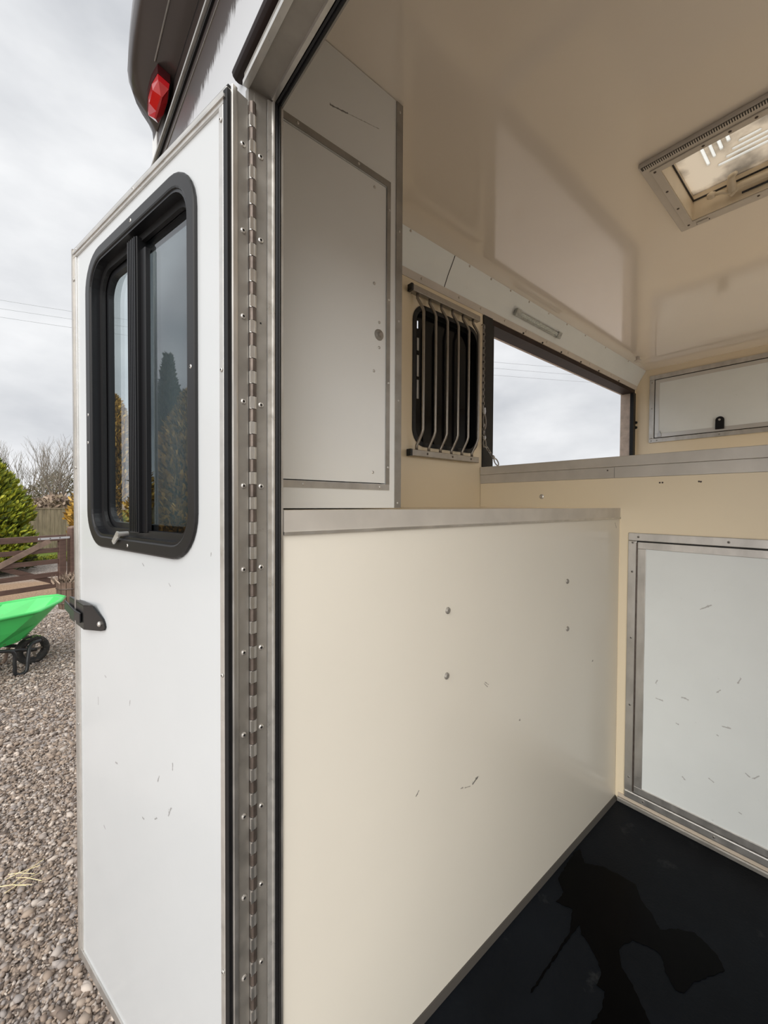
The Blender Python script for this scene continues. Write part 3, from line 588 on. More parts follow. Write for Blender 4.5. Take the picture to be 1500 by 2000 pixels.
for fx in (1.17, 1.54):
    for fz in (2.53, 1.869): obj('rail_foot', B((fx, fx+.03, 1.2165, Y3-.0005, fz, fz+.02)), 'steel_bar', gb)
f0 = None
for k in range(6):
    x = 1.186+.0725*k
    if f0 is None:
        pth = [(0, 0, -.028), (0, 0, -.045), (.004, -.008, -.062), (.008, -.022, -.090), (.010, -.026, -.105), (.010, -.026, -.30), (.010, -.026, -.582), (.008, -.022, -.598), (.004, -.008, -.628), (0, 0, -.646), (0, 0, -.6635)]
        f0 = obj('bar', tube(pth, .0062, 8), 'steel_bar', gb, local=True, smooth=True); f0.location = Vector((x, 1.205, 2.5375+.018))-world_loc(gb)
    else: dupe(f0, gb, Vector((x, 1.205, 2.5555))-world_loc(gb))
heads('screw', [(1.24, 1.194, 1.879), (1.40, 1.194, 1.879), (1.53, 1.194, 1.879)], gb, .005, .002, 'y-', 'hinge_dark')

w2 = thing('window_2', (2.7, Y3, 1.85), 'long open hatch with dark brown frame showing the grey sky', kind='structure')
obj('frame_top', B((1.7225, 3.6345, Y3-.002, Y3+.078, 2.560, 2.5875)), 'brown_trim', w2)
obj('frame_top_edge', B((1.7225, 3.6345, Y3+.0785, Y3+.092, 2.560, 2.592)), 'brown_edge', w2)
obj('frame_side', B((3.607, 3.6345, Y3+.020, Y3+.092, 1.7205, 2.5595)), 'brown_edge', w2)
obj('frame_side_seal', B((3.600, 3.645, Y3-.006, Y3+.0195, 1.7205, 2.5595)), 'rubber_black', w2)
obj('frame_bottom', B((1.7225, 3.6065, Y3, Y3+.090, 1.7205, 1.745)), 'brown_trim', w2)
obj('frame_post', B((1.650, 1.722, Y3-.006, Y3-.0003, 1.852, 2.588)), 'rubber_black', w2)
obj('frame_post', B((1.7225, 1.742, Y3, Y3+.090, 1.7455, 2.5595)), 'rubber_black', w2)
heads('frame_clip', [(x, Y3-.004, 2.593) for x in (2.0, 2.2, 2.42, 2.68, 2.95, 3.3)], w2, .005, .006, 'y-', 'rubber_black')
heads('hinge_stud', [(3.655, Y3-.0005, 2.33), (3.655, Y3-.0005, 2.29)], w2, .012, .016, 'y-', 'rubber_black')

# chain with snap clips hanging by the hatch post
ch = thing('hanging_chain', (1.645, 1.205, 1.86), 'fine steel chain with snap clips hanging beside the open hatch', 'chain')
z = 2.520; i = 0; bm = bmesh.new()
def link(bm, c, L_, wd, r, ang, axis_dir=Vector((0, 0, -1))):
    q = axis_dir.to_track_quat('Z', 'Y'); pts = []
    for k in range(10):
        a = 2*pi*k/10; p = Vector((wd*cos(a), 0, L_*sin(a))); p = Matrix.Rotation(ang, 3, 'Z') @ p; pts.append(Vector(c)+q @ p)
    tube(pts, r, 5, bm, closed=True)
while z > 2.13:
    link(bm, (1.638, 1.210, z), .0105, .0055, .0019, (i % 2)*pi/2+.5); z -= .0165; i += 1
obj('chain_run', bm, 'chain_metal', ch)
obj('hang_hook', tube([(1.638, Y3-.001, 2.535), (1.638, 1.212, 2.535), (1.638, 1.206, 2.528), (1.638, 1.210, 2.518)], .0028, 6), 'chain_metal', ch)
def clip(p0, p1, parent):
    p0 = Vector(p0); p1 = Vector(p1); d = p1-p0; n_ = d.cross(Vector((0, 1, 0))).normalized()
    c = obj('snap_clip', tube([p0, p0+d*.18, p0+d*.30], [.007, .008, .0055], 8), 'galvanised', parent)
    lp = [p0+d*(.30+.35*(1-cos(a)))+n_*.011*sin(a) for a in [2*pi*k/14 for k in range(14)]]
    obj('clip_loop', tube(lp, .0030, 6, closed=True), 'chain_metal', parent)
clip((1.642, 1.206, 2.135), (1.648, 1.206, 2.035), ch)
bm = bmesh.new(); z = 2.050; i = 0
while z > 1.995: link(bm, (1.641, 1.206, z), .0105, .0055, .0019, (i % 2)*pi/2); z -= .0165; i += 1
obj('chain_run', bm, 'chain_metal', ch)
clip((1.646, 1.206, 2.000), (1.648, 1.206, 1.945), ch)
bm = bmesh.new()
for k in range(5): link(bm, (1.650+.0085*k, 1.200-.004*k, 1.950-.0125*k), .0105, .0055, .0019, (k % 2)*pi/2, Vector((.5, -.1, -.8)).normalized())
obj('chain_run', bm, 'chain_metal', ch)
clip((1.683, 1.185, 1.905), (1.722, 1.178, 1.862), ch)

# ---------------------------------------------------------------- overhead locker on the front bulkhead
ov = thing('overhead_locker', (X4-.01, .3, 2.15), 'wide white overhead locker flap with black latch, high on the bulkhead', 'locker')
oy0, oy1, oz0, oz1 = -.55, 1.125, 2.155, 2.675
def os_(name, y0, y1, z0, z1, d0, d1, mt_, bv=.002): return obj(name, B((X4-d1, X4-d0, y0, y1, z0, z1)), mt_, ov, bevel=bv)
os_('frame_strip', oy0, oy1, oz1-.034, oz1, .0005, .012, 'aluminium'); os_('frame_strip', oy0, oy1, oz0, oz0+.032, .0005, .012, 'aluminium')
os_('frame_strip', oy1-.034, oy1, oz0+.0325, oz1-.0345, .0005, .012, 'aluminium'); os_('frame_strip', oy0, oy0+.034, oz0+.0325, oz1-.0345, .0005, .012, 'aluminium')
os_('gap_backing', oy0+.034, oy1-.034, oz0+.032, oz1-.034, .0005, .002, 'hole_black', 0)
fl_ = os_('flap', oy0+.042, oy1-.042, oz0+.040, oz1-.042, .0022, .010, 'hatch_white', 0)
for nm, y0, y1, z0, z1 in (('flap_strip', oy0+.040, oy1-.040, oz1-.066, oz1-.040), ('flap_strip', oy0+.040, oy1-.040, oz0+.037, oz0+.066), ('flap_strip', oy1-.068, oy1-.040, oz0+.0662, oz1-.0662)):
    os_(nm, y0, y1, z0, z1, .0101, .0135, 'alu_clean', .001)
lt = obj('latch', prism([(.662, 2.205), (.712, 2.205), (.712, 2.268)]+[(.687+.025*cos(radians(a)), 2.268+.025*sin(radians(a))) for a in range(15, 180, 15)]+[(.662, 2.268)], 0, X4-.024, X4-.0137), 'plastic_black', ov, bevel=.002)
obj('latch_button', tube([(X4-.0245, .688, 2.270), (X4-.028, .688, 2.270)], .007, 10), 'rivet_metal', lt)
obj('catch_plate', B((X4-.022, X4-.0137, 1.040, 1.066, 2.197, 2.222), (X4-.022, X4-.0137, 1.046, 1.058, 2.222, 2.240)), 'galvanised', ov, bevel=.001)
heads('screw', [(X4-.012, y, 2.17) for y in (1.108, 1.07, .69, .25)]+[(X4-.012, 1.108, z) for z in (2.19, 2.42, 2.62)], ov, .005, .002, 'x-', 'aluminium_dull')
cl_ = thing('ceiling_knob', (3.27, 1.085, ZC), 'small clear plastic knob on the ceiling near the coving corner', 'knob')
obj('stem', tube([(3.27, 1.085, ZC-.0005), (3.27, 1.085, ZC-.025)], .012, 10), 'plastic_beige_grey', cl_); obj('cap', tube([(3.27, 1.085, ZC-.0255), (3.27, 1.085, ZC-.034)], [.024, .021], 12), 'plastic_beige_grey', cl_)

# ---------------------------------------------------------------- roof light
rl = thing('window_3', (1.66, .26, ZC), 'square roof light with vent grille, lever handle and dirty ribbed dome', kind='structure')
sy0, sy1, sx0, sx1 = .040, .484, 1.430, 1.886
obj('flange', ring(rect(sx0, sx1, sy0, sy1), rect(1.486, 1.840, .085, .441), 2, ZC-.014, ZC-.0003), 'plastic_beige_grey', rl, bevel=.003)
obj('inner_bead', ring(rect(1.466, 1.862, .066, .462), rect(1.488, 1.838, .087, .439), 2, ZC-.0175, ZC-.0142), 'plastic_beige_grey', rl, bevel=.001)
obj('well', ring(rect(1.4865, 1.8395, .0855, .4405), rect(1.4895, 1.8365, .0885, .4375), 2, ZC-.0140, ZC+.088), 'plastic_cream', rl)
obj('flyscreen_bead', ring(rect(1.4897, 1.8363, .0887, .4373), rect(1.494, 1.832, .093, .433), 2, ZC+.052, ZC+.056), 'frame_black', rl)
gr = obj('vent_grille', B((1.434, 1.449, sy0+.006, sy1-.006, ZC-.0155, ZC-.0142)), 'grille_dark', rl)
f0 = None
n_ = 78
for k in range(n_):
    y = sy0+.008+k*(sy1-sy0-.018)/n_
    if f0 is None: f0 = obj('grille_slat', B((-.0076, .0076, 0, .0024, -.0022, 0)), 'plastic_beige_grey', gr, local=True); f0.location = Vector((1.4415, y, ZC-.0156))-world_loc(gr)
    else: dupe(f0, gr, Vector((1.4415, y, ZC-.0156))-world_loc(gr))
ribs = [(1.568, 1.712, .361, .371), (1.568, 1.688, .341, .350), (1.568, 1.668, .319, .329), (1.568, 1.648, .298, .308),
        (1.661, 1.673, .230, .284), (1.684, 1.696, .205, .304), (1.707, 1.719, .180, .323), (1.730, 1.743, .160, .347),
        (1.568, 1.712, .155, .165), (1.568, 1.688, .176, .185), (1.568, 1.668, .197, .207), (1.568, 1.648, .218, .228)]
ribs = [r_ for r_ in ribs if not (r_[2] < .23 and r_[0] < 1.6 and r_[3] < .23 and False)]
slots = [rrect(a, b_, c_, d_, .0038, 3) for a, b_, c_, d_ in ribs[:8]]
obj('dome_pane', plate(rect(1.4897, 1.8363, .0887, .4373), slots, 2, ZC+.074, ZC+.078), 'acrylic_dirty', rl)
for a, b_, c_, d_ in ribs[:8]:
    obj('dome_rib', prism(rrect(a+.0003, b_-.0003, c_+.0003, d_-.0003, .0036, 3), 2, ZC+.0735, ZC+.080), 'acrylic_rib', rl)
hd = obj('lever_handle', tube(smooth_path([(1.822, .10, ZC+.020), (1.820, .20, ZC+.020), (1.815, .29, ZC+.022), (1.818, .315, ZC+.018), (1.826, .330, ZC+.010)], 4), [.010]*16+[.009], 8), 'plastic_cream', rl, smooth=True)
obj('handle_bracket', tube([(1.812, .322, ZC+.012), (1.795, .322, ZC+.034), (1.772, .318, ZC+.040), (1.758, .305, ZC+.036)], [.013, .012, .010, .007], 8), 'plastic_cream', rl, smooth=True)
obj('handle_arm', tube([(1.815, .325, ZC+.014), (1.806, .350, ZC+.022), (1.800, .372, ZC+.024)], [.008, .006, .006], 8), 'plastic_cream', rl, smooth=True)
obj('arm_knob', tube([(1.800, .366, ZC+.022), (1.800, .377, ZC+.024), (1.800, .388, ZC+.024)], [.009, .0125, .008], 10), 'plastic_cream', rl, smooth=True)
obj('handle_shadow', tube([(1.833, .10, ZC+.006), (1.833, .30, ZC+.006)], .003, 6), 'frame_black', rl)  # black tube stands in for the shadow gap beside the lever handle
obj('side_catch', B((1.852, 1.864, .395, .430, ZC-.021, ZC-.0176)), 'plastic_beige_grey', rl, bevel=.001); obj('catch_groove', B((1.8645, 1.867, .393, .432, ZC-.019, ZC-.0143)), 'grille_dark', rl)
heads('screw', [(1.478, .452, ZC-.0175), (1.60, .4525, ZC-.0175), (1.72, .4525, ZC-.0175), (1.850, .4525, ZC-.0175), (1.476, .33, ZC-.0175), (1.476, .27, ZC-.0175), (1.476, .215, ZC-.0175), (1.852, .26, ZC-.0175)], rl, .004, .0025, 'z-', 'hinge_dark')

# ---------------------------------------------------------------- wet patch and scraps on the rubber floor
wp = [(1.154, 0.57), (1.21, 0.575), (1.286, 0.581), (1.308, 0.574), (1.266, 0.542), (1.298, 0.502), (1.306, 0.463), (1.31, 0.416), (1.269, 0.391), (1.249, 0.359), (1.218, 0.329), (1.256, 0.3), (1.277, 0.27), (1.271, 0.247), (1.255, 0.22), (1.228, 0.199), (1.2, 0.212), (1.145, 0.24), (1.1, 0.249), (1.092, 0.264), (1.112, 0.286), (1.149, 0.308), (1.152, 0.324), (1.135, 0.365), (1.104, 0.375), (1.087, 0.38), (1.048, 0.359), (1.028, 0.329), (1.01, 0.311), (0.98, 0.278), (0.949, 0.248), (0.869, 0.286), (0.844, 0.35), (0.882, 0.36), (0.924, 0.354), (0.967, 0.365), (0.964, 0.382), (0.999, 0.386), (1.022, 0.406), (1.042, 0.433), (1.049, 0.455), (1.071, 0.469), (0.981, 0.471), (0.877, 0.469), (0.837, 0.468), (0.833, 0.472), (0.879, 0.474), (1.032, 0.476), (1.097, 0.501), (1.082, 0.538), (1.126, 0.538)]
rnd = random.Random(3); wpj = []
for i in range(len(wp)):
    a = Vector(wp[i]); b_ = Vector(wp[(i+1) % len(wp)]); n_ = max(2, int((b_-a).length/.007)); nn = Vector((-(b_-a).y, (b_-a).x)).normalized()
    for k in range(n_):
        p = a.lerp(b_, k/n_); wpj.append(tuple(p + nn*(rnd.uniform(-.0016, .0016))))
o = obj('wet_patch', plate(wpj, [], 2, FL+.0003, FL+.0012), 'wet_rubber'); tag(o, 'black wet patch spilled across the rubber floor', 'water')

# ---------------------------------------------------------------- outdoors: ground
bm = bmesh.new()
gx = [-60, -20, -8, -4, -2, 0, 2, 4, 8, 20, 60]; gy = [-40, -12, -4, 0, 2, 4, 7, 10, 14, 20, 30, 60, 120]
gv = [[bm.verts.new((x, y, 0)) for y in gy] for x in gx]
for i in range(len(gx)-1):
    for j in range(len(gy)-1): bm.faces.new((gv[i][j], gv[i+1][j], gv[i+1][j+1], gv[i][j+1]))
o = obj('ground', bm, 'ground_gravel'); tag(o, 'pale stony gravel yard running to a grass verge', 'ground', kind='structure')
def island_mesh(name, V, F):
    """V (n,k,3) verts of n alike pieces, F (m,3) faces of one piece"""
    n, k, _ = V.shape; me = bpy.data.meshes.new(name); nf = len(F)
    me.vertices.add(n*k); me.vertices.foreach_set('co', V.reshape(-1).astype(np.float32))
    idx = (F[None, :, :]+(np.arange(n)*k)[:, None, None]).reshape(-1).astype(np.int32); w_ = F.shape[1]
    me.loops.add(n*nf*w_); me.loops.foreach_set('vertex_index', idx)
    me.polygons.add(n*nf); me.polygons.foreach_set('loop_start', np.arange(0, n*nf*w_, w_, dtype=np.int32)); me.polygons.foreach_set('loop_total', np.full(n*nf, w_, dtype=np.int32))
    me.update(calc_edges=True); me.validate(); return me
rg = np.random.default_rng(5)
bmi = bmesh.new(); bmesh.ops.create_icosphere(bmi, subdivisions=1, radius=1.0); bmi.verts.ensure_lookup_table()
IV = np.array([v.co[:] for v in bmi.verts]); IF = np.array([[v.index for v in f.verts] for f in bmi.faces]); bmi.free()
def rots(n):
    q = rg.normal(size=(n, 4)); q /= np.linalg.norm(q, axis=1)[:, None]; w_, x, y, z = q.T
    return np.stack([np.stack([1-2*(y*y+z*z), 2*(x*y-z*w_), 2*(x*z+y*w_)], -1), np.stack([2*(x*y+z*w_), 1-2*(x*x+z*z), 2*(y*z-x*w_)], -1), np.stack([2*(x*z-y*w_), 2*(y*z+x*w_), 1-2*(x*x+y*y)], -1)], 1)
def stones(n, x0, x1, y0, y1, r0, r1, hz):
    V = np.repeat(IV[None], n, 0)*(1+rg.uniform(-.22, .22, (n, 12, 1)))
    V *= np.stack([rg.uniform(.7, 1.3, n), rg.uniform(.6, 1.0, n), rg.uniform(.35, .8, n)], 1)[:, None, :]
    V = np.einsum('nij,nkj->nki', rots(n), V)
    s = rg.uniform(r0, r1, n)*(1+.9*(rg.random(n) > .93)); V *= s[:, None, None]; V[:, :, 2] *= .75
    V[:, :, 0] += rg.uniform(x0, x1, n)[:, None]; V[:, :, 1] += rg.uniform(y0, y1, n)[:, None]; V[:, :, 2] += (s*.25+rg.uniform(0, hz, n))[:, None]
    return V
V = np.concatenate([stones(42000, -.9, .6, .95, 3.6, .0055, .012, .010), stones(34000, -1.4, 1.0, 3.4, 7.8, .008, .0145, .010)])
o = obj('gravel', island_mesh('gravel', V, IF), 'stone'); tag(o, 'loose pale pebbles covering the yard', 'gravel', kind='stuff')
st = bmesh.new()
for k in range(7):
    a = rnd.uniform(0, pi); c = Vector((-.08+rnd.uniform(-.03, .03), 2.35+rnd.uniform(-.04, .04), .035)); d = Vector((cos(a), sin(a), rnd.uniform(-.1, .25)))*.06
    tube([c-d, c+d*.2+Vector((0, 0, .006)), c+d], .0016, 4, st)
o = obj('straw_wisp', st, 'straw'); tag(o, 'wisp of dry yellow straw on the gravel beside the open door', 'straw', kind='stuff')

# ---------------------------------------------------------------- wheelbarrow
wb = thing('wheelbarrow', (-.33, 5.42, 0), 'bright green plastic wheelbarrow on a black tube frame', 'wheelbarrow', rz=radians(22))
def tub_loop(z, nose, back, hw, hwn):
    pts = []
    for x, y in ((back, -hw), (back+.30, -hw), (nose-.34, -hw*.98), (nose-.10, -hwn), (nose, -hwn*.35), (nose, hwn*.35), (nose-.10, hwn), (nose-.34, hw*.98), (back+.30, hw), (back, hw)): pts.append((x, y, z+.13*max(0, x-.1)))
    return pts
outer = [tub_loop(.290, .16, -.52, .20, .12), tub_loop(.300, .20, -.54, .225, .14), tub_loop(.44, .36, -.62, .290, .17), tub_loop(.572, .50, -.70, .335, .19), tub_loop(.588, .53, -.73, .368, .215), tub_loop(.600, .53, -.73, .368, .215), tub_loop(.600, .49, -.69, .330, .185), tub_loop(.45, .34, -.60, .278, .16), tub_loop(.315, .18, -.52, .205, .12)]
bm = loft(outer)
tb = obj('tub', bm, 'barrow_green', wb, local=True, bevel=.004)
obj('rim', tube(tub_loop(.598, .53, -.73, .370, .216), .0125, 8, closed=True), 'barrow_green', wb, local=True, smooth=True)
obj('moulded_teeth', B(*[(-.30+.034*k, -.30+.034*k+.014,   .272, .300, .490, .522) for k in range(14)]), 'soil_bits', wb, local=True)
sb = bmesh.new()
for k in range(160):
    x = rnd.uniform(-.5, .30); y = rnd.uniform(-.2, .2); z = .317+rnd.uniform(0, .006); s = rnd.uniform(.004, .012); add_box(sb, x, x+s*2, y, y+s, z, z+s*.5)
obj('debris', sb, 'soil_bits', wb, local=True, kind='stuff')
for s in (-1, 1):
    obj('frame_tube', tube(smooth_path([(-1.30, .30*s, .60), (-.85, .31*s, .50), (-.45, .30*s, .40), (-.20, .27*s, .315), (-.05, .21*s, .268), (.27, .075*s, .165)], 5), .0165, 8), 'tube_black', wb, local=True, smooth=True)
    obj('leg', tube(smooth_path([(-.16, .262*s, .296), (.02, .25*s, .25), (.035, .25*s, .12), (.04, .25*s, .035), (.08, .25*s, .013), (.13, .24*s, .035), (.15, .22*s, .15), (.19, .17*s, .250), (.29, .12*s, .258)], 5), .0165, 8), 'tube_black' if s < 0 else 'gate_weather', wb, local=True, smooth=True)
obj('grip', tube([(-.55, -.350, .620), (-.30, -.360, .616), (-.25, -.362, .608)], .012, 8), 'galvanised', wb, local=True, smooth=True)
wh = bmesh.new(); prof = [(.085, -.03), (.12, -.042), (.140, -.030), (.145, 0), (.140, .030), (.12, .042), (.085, .03)]
R = [[wh.verts.new((.27+p*cos(2*pi*k/24), q, .150+p*sin(2*pi*k/24))) for k in range(24)] for p, q in prof]
for a, b_ in zip(R, R[1:]+R[:1]):
    for k in range(24): wh.faces.new((a[k], a[(k+1) % 24], b_[(k+1) % 24], b_[k]))
wo = obj('wheel', wh, 'tyre', wb, local=True, smooth=True)
obj('hub', tube([(.27, -.06, .150), (.27, .06, .150)], .022, 10), 'wheel_rim', wo, local=True)
for k in range(5):
    a = 2*pi*k/5; obj('spoke', tube([(.27+.02*cos(a), 0, .150+.02*sin(a)), (.27+.09*cos(a), 0, .150+.09*sin(a))], .012, 6), 'wheel_rim', wo, local=True)

# ---------------------------------------------------------------- five-bar gate and post
GA = math.atan2(.45, 1.0); GO = Vector((.335, 8.86, 0)); gdir = (cos(GA), sin(GA))
gt = thing('field_gate', (GO.x, GO.y, 0), 'brown five-bar wooden field gate with crossed braces', 'gate', rz=GA)
obj('top_rail', B((-3.4, -.02, -.035, .035, 1.02, 1.115)), 'gate_wood', gt, local=True, bevel=.006)
for z in (.865, .675, .462, .270): obj('bar', B((-3.4, -.10, -.012, .012, z-.038, z+.038)), 'gate_wood', gt, local=True, bevel=.004)
obj('hanging_stile', B((-.125, -.022, -.034, .034, .215, 1.018)), 'gate_wood', gt, local=True, bevel=.005)
obj('meeting_stile', B((-3.40, -3.30, -.034, .034, .215, 1.018)), 'gate_wood', gt, local=True, bevel=.005)
def brace(x0, z0, x1, z1, y0, y1, mt_):
    d = Vector((x1-x0, z1-z0)).normalized(); n_ = Vector((-d.y, d.x))*.040
    obj('brace', prism([(x0-n_.x, z0-n_.y), (x1-n_.x, z1-n_.y), (x1+n_.x, z1+n_.y), (x0+n_.x, z0+n_.y)], 1, y0, y1), mt_, gt, local=True)
brace(-.26, 1.03, -1.75, .25, -.036, -.013, 'gate_weather'); brace(-.12, .30, -1.70, 1.03, .013, .034, 'gate_wood'); brace(-1.75, .25, -3.3, 1.03, -.036, -.013, 'gate_wood')
hs = obj('hinge_strap', B((-.43, .03, -.041, -.036, 1.050, 1.085)), 'galvanised', gt, local=True)
f0 = None
for x in (-.40, -.26, -.12):
    if f0 is None: f0 = obj('bolt', dome(.010, .006, 'y-'), 'hinge_dark', hs, local=True); f0.location = (x, -.041, 1.068)
    else: dupe(f0, hs, (x, -.041, 1.068))
ps = thing('gate_post', (GO.x+.105, GO.y+.05, 0), 'dark wooden gate post with a rounded weathered top', 'post', rz=GA)
obj('post', loft([[(sx_*wd, sy_*wd, z) for sx_, sy_ in ((-1, -1), (1, -1), (1, 1), (-1, 1))] for wd, z in ((.078, 0), (.075, 1.16), (.068, 1.22))]), 'gate_wood', ps, local=True)
obj('post_top', loft([[(sx_*wd, sy_*wd, z) for sx_, sy_ in ((-1, -1), (1, -1), (1, 1), (-1, 1))] for wd, z in ((.068, 1.2205), (.060, 1.245), (.030, 1.258))]), 'gate_weather', ps, local=True)
tbp = thing('planter_tub', (.36, 8.15, 0), 'dark wooden planter tub with dry plants in front of the gate post', 'planter')
nst = 16
for k in range(nst):
    a0_ = 2*pi*k/nst+.02; a1_ = 2*pi*(k+1)/nst-.02
    obj('stave', loft([[(.36+r_*cos(a), 8.15+r_*sin(a), z) for r_, a in ((R_, a0_), (R_, a1_), (R_-.02, a1_), (R_-.02, a0_))] for R_, z in ((.16, 0), (.19, .2), (.185, .42))]), 'tub_wood', tbp)
for z in (.10, .32): obj('hoop', tube([(.36+.193*cos(2*pi*k/20), 8.15+.193*sin(2*pi*k/20), z) for k in range(20)], .007, 5, closed=True), 'hinge_dark', tbp)
obj('soil', tube([(.36, 8.15, .34), (.36, 8.15, .39)], .16, 14), 'soil_bits', tbp)
# foliage helpers: many small blades in one mesh
def blades(P, D, ln, wd):
    n = len(P); D = D/np.linalg.norm(D, axis=1)[:, None]; s = np.cross(D, rg.normal(size=(n, 3))); s /= np.linalg.norm(s, axis=1)[:, None]
    V = np.stack([P-s*wd[:, None]*.4, P+s*wd[:, None]*.4, P+D*ln[:, None]*.6+s*wd[:, None]*.5, P+D*ln[:, None], P+D*ln[:, None]*.6-s*wd[:, None]*.5], 1)
    return V
BF = np.array([[0, 1, 2, 3, 4]])
P = np.stack([.36+rg.normal(0, .08, 200), 8.15+rg.normal(0, .08, 200), np.full(200, .39)], 1); D = np.stack([rg.normal(0, .5, 200), rg.normal(0, .5, 200), np.ones(200)], 1)
obj('dry_plant', island_mesh('dry_plant', blades(P-np.array([.36, 8.15, 0]), D, rg.uniform(.05, .2, 200), rg.uniform(.01, .03, 200)), BF), 'bracken', tbp, local=True, kind='stuff')

def conifer(name, label, cx, cy, h, rad, n, mt_, bl=(.10, .22), base=.05, power=.8, dark=None, group=None, lumps=60):
    tr_ = thing(name, (cx, cy, 0), label, 'tree', group)
    obj('trunk', tube([(0, 0, 0), (.03, 0, h*.5), (0, .02, h*.93)], [rad*.07+.03, rad*.045+.02, .012], 7), 'bark', tr_, local=True)
    t_ = rg.random(n)**1.25; ph = rg.uniform(0, 2*pi, n); z = base*h+t_*(1-base)*h
    lump_a = rg.uniform(0, 2*pi, lumps); lump_t = rg.random(lumps); la = rg.uniform(.1, .32, lumps)
    bulge = np.zeros(n)
    for a_, tt, k_ in zip(lump_a, lump_t, la):
        d = np.angle(np.exp(1j*(ph-a_))); bulge += k_*np.exp(-(d/.35)**2-((t_-tt)/.07)**2)
    env = rad*np.clip(1-t_, 0, 1)**power*np.clip(.55+t_*4, 0, 1)*(.80+np.clip(bulge, 0, .6))
    rr = env*np.sqrt(rg.uniform(.45, 1.0, n))
    P = np.stack([rr*np.cos(ph), rr*np.sin(ph), z], 1)
    D = np.stack([np.cos(ph), np.sin(ph), .55+.9*t_], 1)+rg.normal(0, .35, (n, 3))
    V = blades(P, D, rg.uniform(bl[0], bl[1], n), rg.uniform(bl[0]*.28, bl[1]*.38, n))
    obj('foliage', island_mesh('foliage', V, BF), mt_, tr_, local=True)
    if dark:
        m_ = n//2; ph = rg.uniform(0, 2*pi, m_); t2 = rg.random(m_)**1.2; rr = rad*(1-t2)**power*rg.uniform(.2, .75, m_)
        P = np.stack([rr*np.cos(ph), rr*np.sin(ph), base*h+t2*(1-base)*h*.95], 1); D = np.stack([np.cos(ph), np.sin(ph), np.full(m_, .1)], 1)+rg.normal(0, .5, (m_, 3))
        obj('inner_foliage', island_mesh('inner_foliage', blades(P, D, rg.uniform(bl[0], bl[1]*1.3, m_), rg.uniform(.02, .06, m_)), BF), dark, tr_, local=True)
    return tr_
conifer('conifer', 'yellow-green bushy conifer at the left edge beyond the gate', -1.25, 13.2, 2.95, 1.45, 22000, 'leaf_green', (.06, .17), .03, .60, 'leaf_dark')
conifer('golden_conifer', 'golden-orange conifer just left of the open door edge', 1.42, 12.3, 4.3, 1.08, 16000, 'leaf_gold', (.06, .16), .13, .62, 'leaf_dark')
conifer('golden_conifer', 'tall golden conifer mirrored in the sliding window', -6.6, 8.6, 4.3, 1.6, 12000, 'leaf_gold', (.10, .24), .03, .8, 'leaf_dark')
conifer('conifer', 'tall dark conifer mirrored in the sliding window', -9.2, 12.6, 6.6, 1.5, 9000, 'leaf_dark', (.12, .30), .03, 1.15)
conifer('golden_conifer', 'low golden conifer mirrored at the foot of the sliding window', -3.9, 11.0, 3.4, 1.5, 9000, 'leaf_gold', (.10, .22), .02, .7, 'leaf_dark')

# close-board fence
fa, fb = Vector((-2.2, 16.0, 0)), Vector((4.2, 19.6, 0)); fd = fb-fa; fl = fd.length; fang = math.atan2(fd.y, fd.x)
fc = thing('board_fence', tuple(fa), 'weathered close-board timber fence behind the gate', 'fence', rz=fang)
nb = int(fl/.112); f0 = None
for k in range(nb):
    hh = 1.46
    if f0 is None: f0 = obj('board', B((0, .100, -.010, .008, 0, 1.43)), 'fence_wood', fc, local=True)
    else:
        q = dupe(f0, fc, (.112*k, rnd.uniform(-.004, .004), rnd.uniform(-.008, .008)))
obj('capping_rail', B((0, fl, -.035, .030, 1.442, 1.475)), 'fence_wood', fc, local=True); obj('gravel_board', B((0, fl, .009, .03, 0, .18)), 'fence_wood', fc, local=True)
# brown bracken bank behind the fence and scrub in front of the wood
def clump(name, label, cat, n, xr, yr, zf, mt_, ln, wd, upz=.6, kind='stuff'):
    x = rg.uniform(*xr, n); y = rg.uniform(*yr, n); z = zf(x, y)*rg.random(n)**.6
    P = np.stack([x, y, z], 1); D = np.stack([rg.normal(0, .7, n), rg.normal(0, .7, n), np.full(n, upz)], 1)
    o = obj(name, island_mesh(name, blades(P, D, rg.uniform(*ln, n), rg.uniform(*wd, n)), BF), mt_); tag(o, label, cat, kind=kind); return o
clump('bracken_bank', 'brown dead bracken on the bank behind the fence', 'bracken', 9000, (-4, 7), (23, 26), lambda x, y: 1.75+.15*np.sin(x*1.7)+.1*np.sin(x*4.1)+.03*y*0, 'bracken', (.15, .4), (.05, .12))
clump('scrub_belt', 'dull olive scrub under the bare trees', 'scrub', 9000, (-8, 9), (38, 42), lambda x, y: 3.2+.5*np.sin(x*.9)+.3*np.sin(x*2.3), 'scrub', (.25, .6), (.03, .08))
clump('verge_grass', 'short green grass along the verge below the fence', 'grass', 9000, (-3, 3.5), (14.4, 15.6), lambda x, y: .06+0*x, 'leaf_green', (.04, .12), (.01, .03), 1.0)
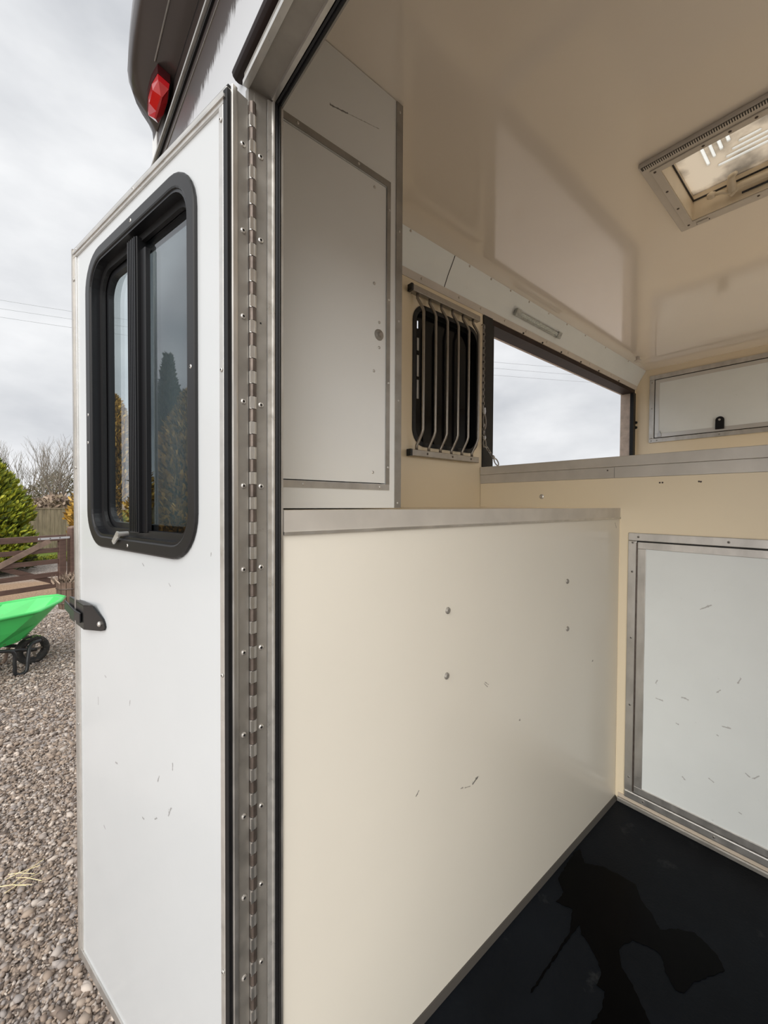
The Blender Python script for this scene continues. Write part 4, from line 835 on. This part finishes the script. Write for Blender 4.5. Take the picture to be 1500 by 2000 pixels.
# bare winter trees
def bare_tree(label, cx, cy, h, seed, spread, stems=5):
    r_ = random.Random(seed); t_ = thing('bare_tree', (cx, cy, 0), label, 'tree', 'bare winter trees beyond the fence')
    tk = bmesh.new(); tw = bmesh.new()
    def grow(p, d, ln, rad, dep):
        pts = [p]; q = p
        for k in range(3):
            d = (d+Vector((r_.uniform(-.16, .16), r_.uniform(-.16, .16), r_.uniform(-.02, .14)))).normalized(); q = q+d*ln/3; pts.append(q)
        tube(pts, [rad, rad*.85, rad*.72, rad*.6], 5 if dep < 2 else 3, tk if dep < 2 else tw)
        if dep < 5:
            for k in range(3 if dep in (1, 2, 3) else 2):
                nd = (d+Vector((r_.uniform(-1, 1), r_.uniform(-1, 1), r_.uniform(-.15, .6)))*spread).normalized(); grow(pts[r_.choice((2, 3, 3))], nd, ln*r_.uniform(.58, .82), rad*.56, dep+1)
    for s in range(stems): grow(Vector((r_.uniform(-.5, .5), r_.uniform(-.4, .4), 0)), Vector((r_.uniform(-.28, .28), r_.uniform(-.28, .28), 1)).normalized(), h*.36,   .07, 0)
    obj('trunk', tk, 'bark', t_, local=True); obj('twigs', tw, 'twig_grey', t_, local=True)
bare_tree('tall rounded bare tree with many dark stems beyond the fence', .55, 29.0, 4.9, 11, .55, 6)
bare_tree('smaller bare tree left of the rounded one', -.75, 33.5, 4.7, 12, .45, 5)
bare_tree('twiggy bare tree behind the green conifer at the left edge', -2.9, 29.0, 3.9, 13, .5, 5)
# overhead cables
for label, ys in (('topmost of the three overhead cables', (586, 609, 707, 721)), ('middle one of the three overhead cables', (602, 625, 718, 734)), ('lowest of the three overhead cables', (619, 641, 732, 746))):
    cf = np.polyfit((0, 145, 962, 1140), ys, 2); dep = 32.0; pts = []
    for xx in np.linspace(-900, 2300, 60):
        c = EYE+f2*dep+r3*((xx-750)/797.6*dep)-u3*((np.polyval(cf, xx)-1000)/797.6*dep); pts.append(c)
    o = obj('overhead_cable', tube(pts, .013, 5), 'wire'); tag(o, label, 'cable', 'overhead cables')
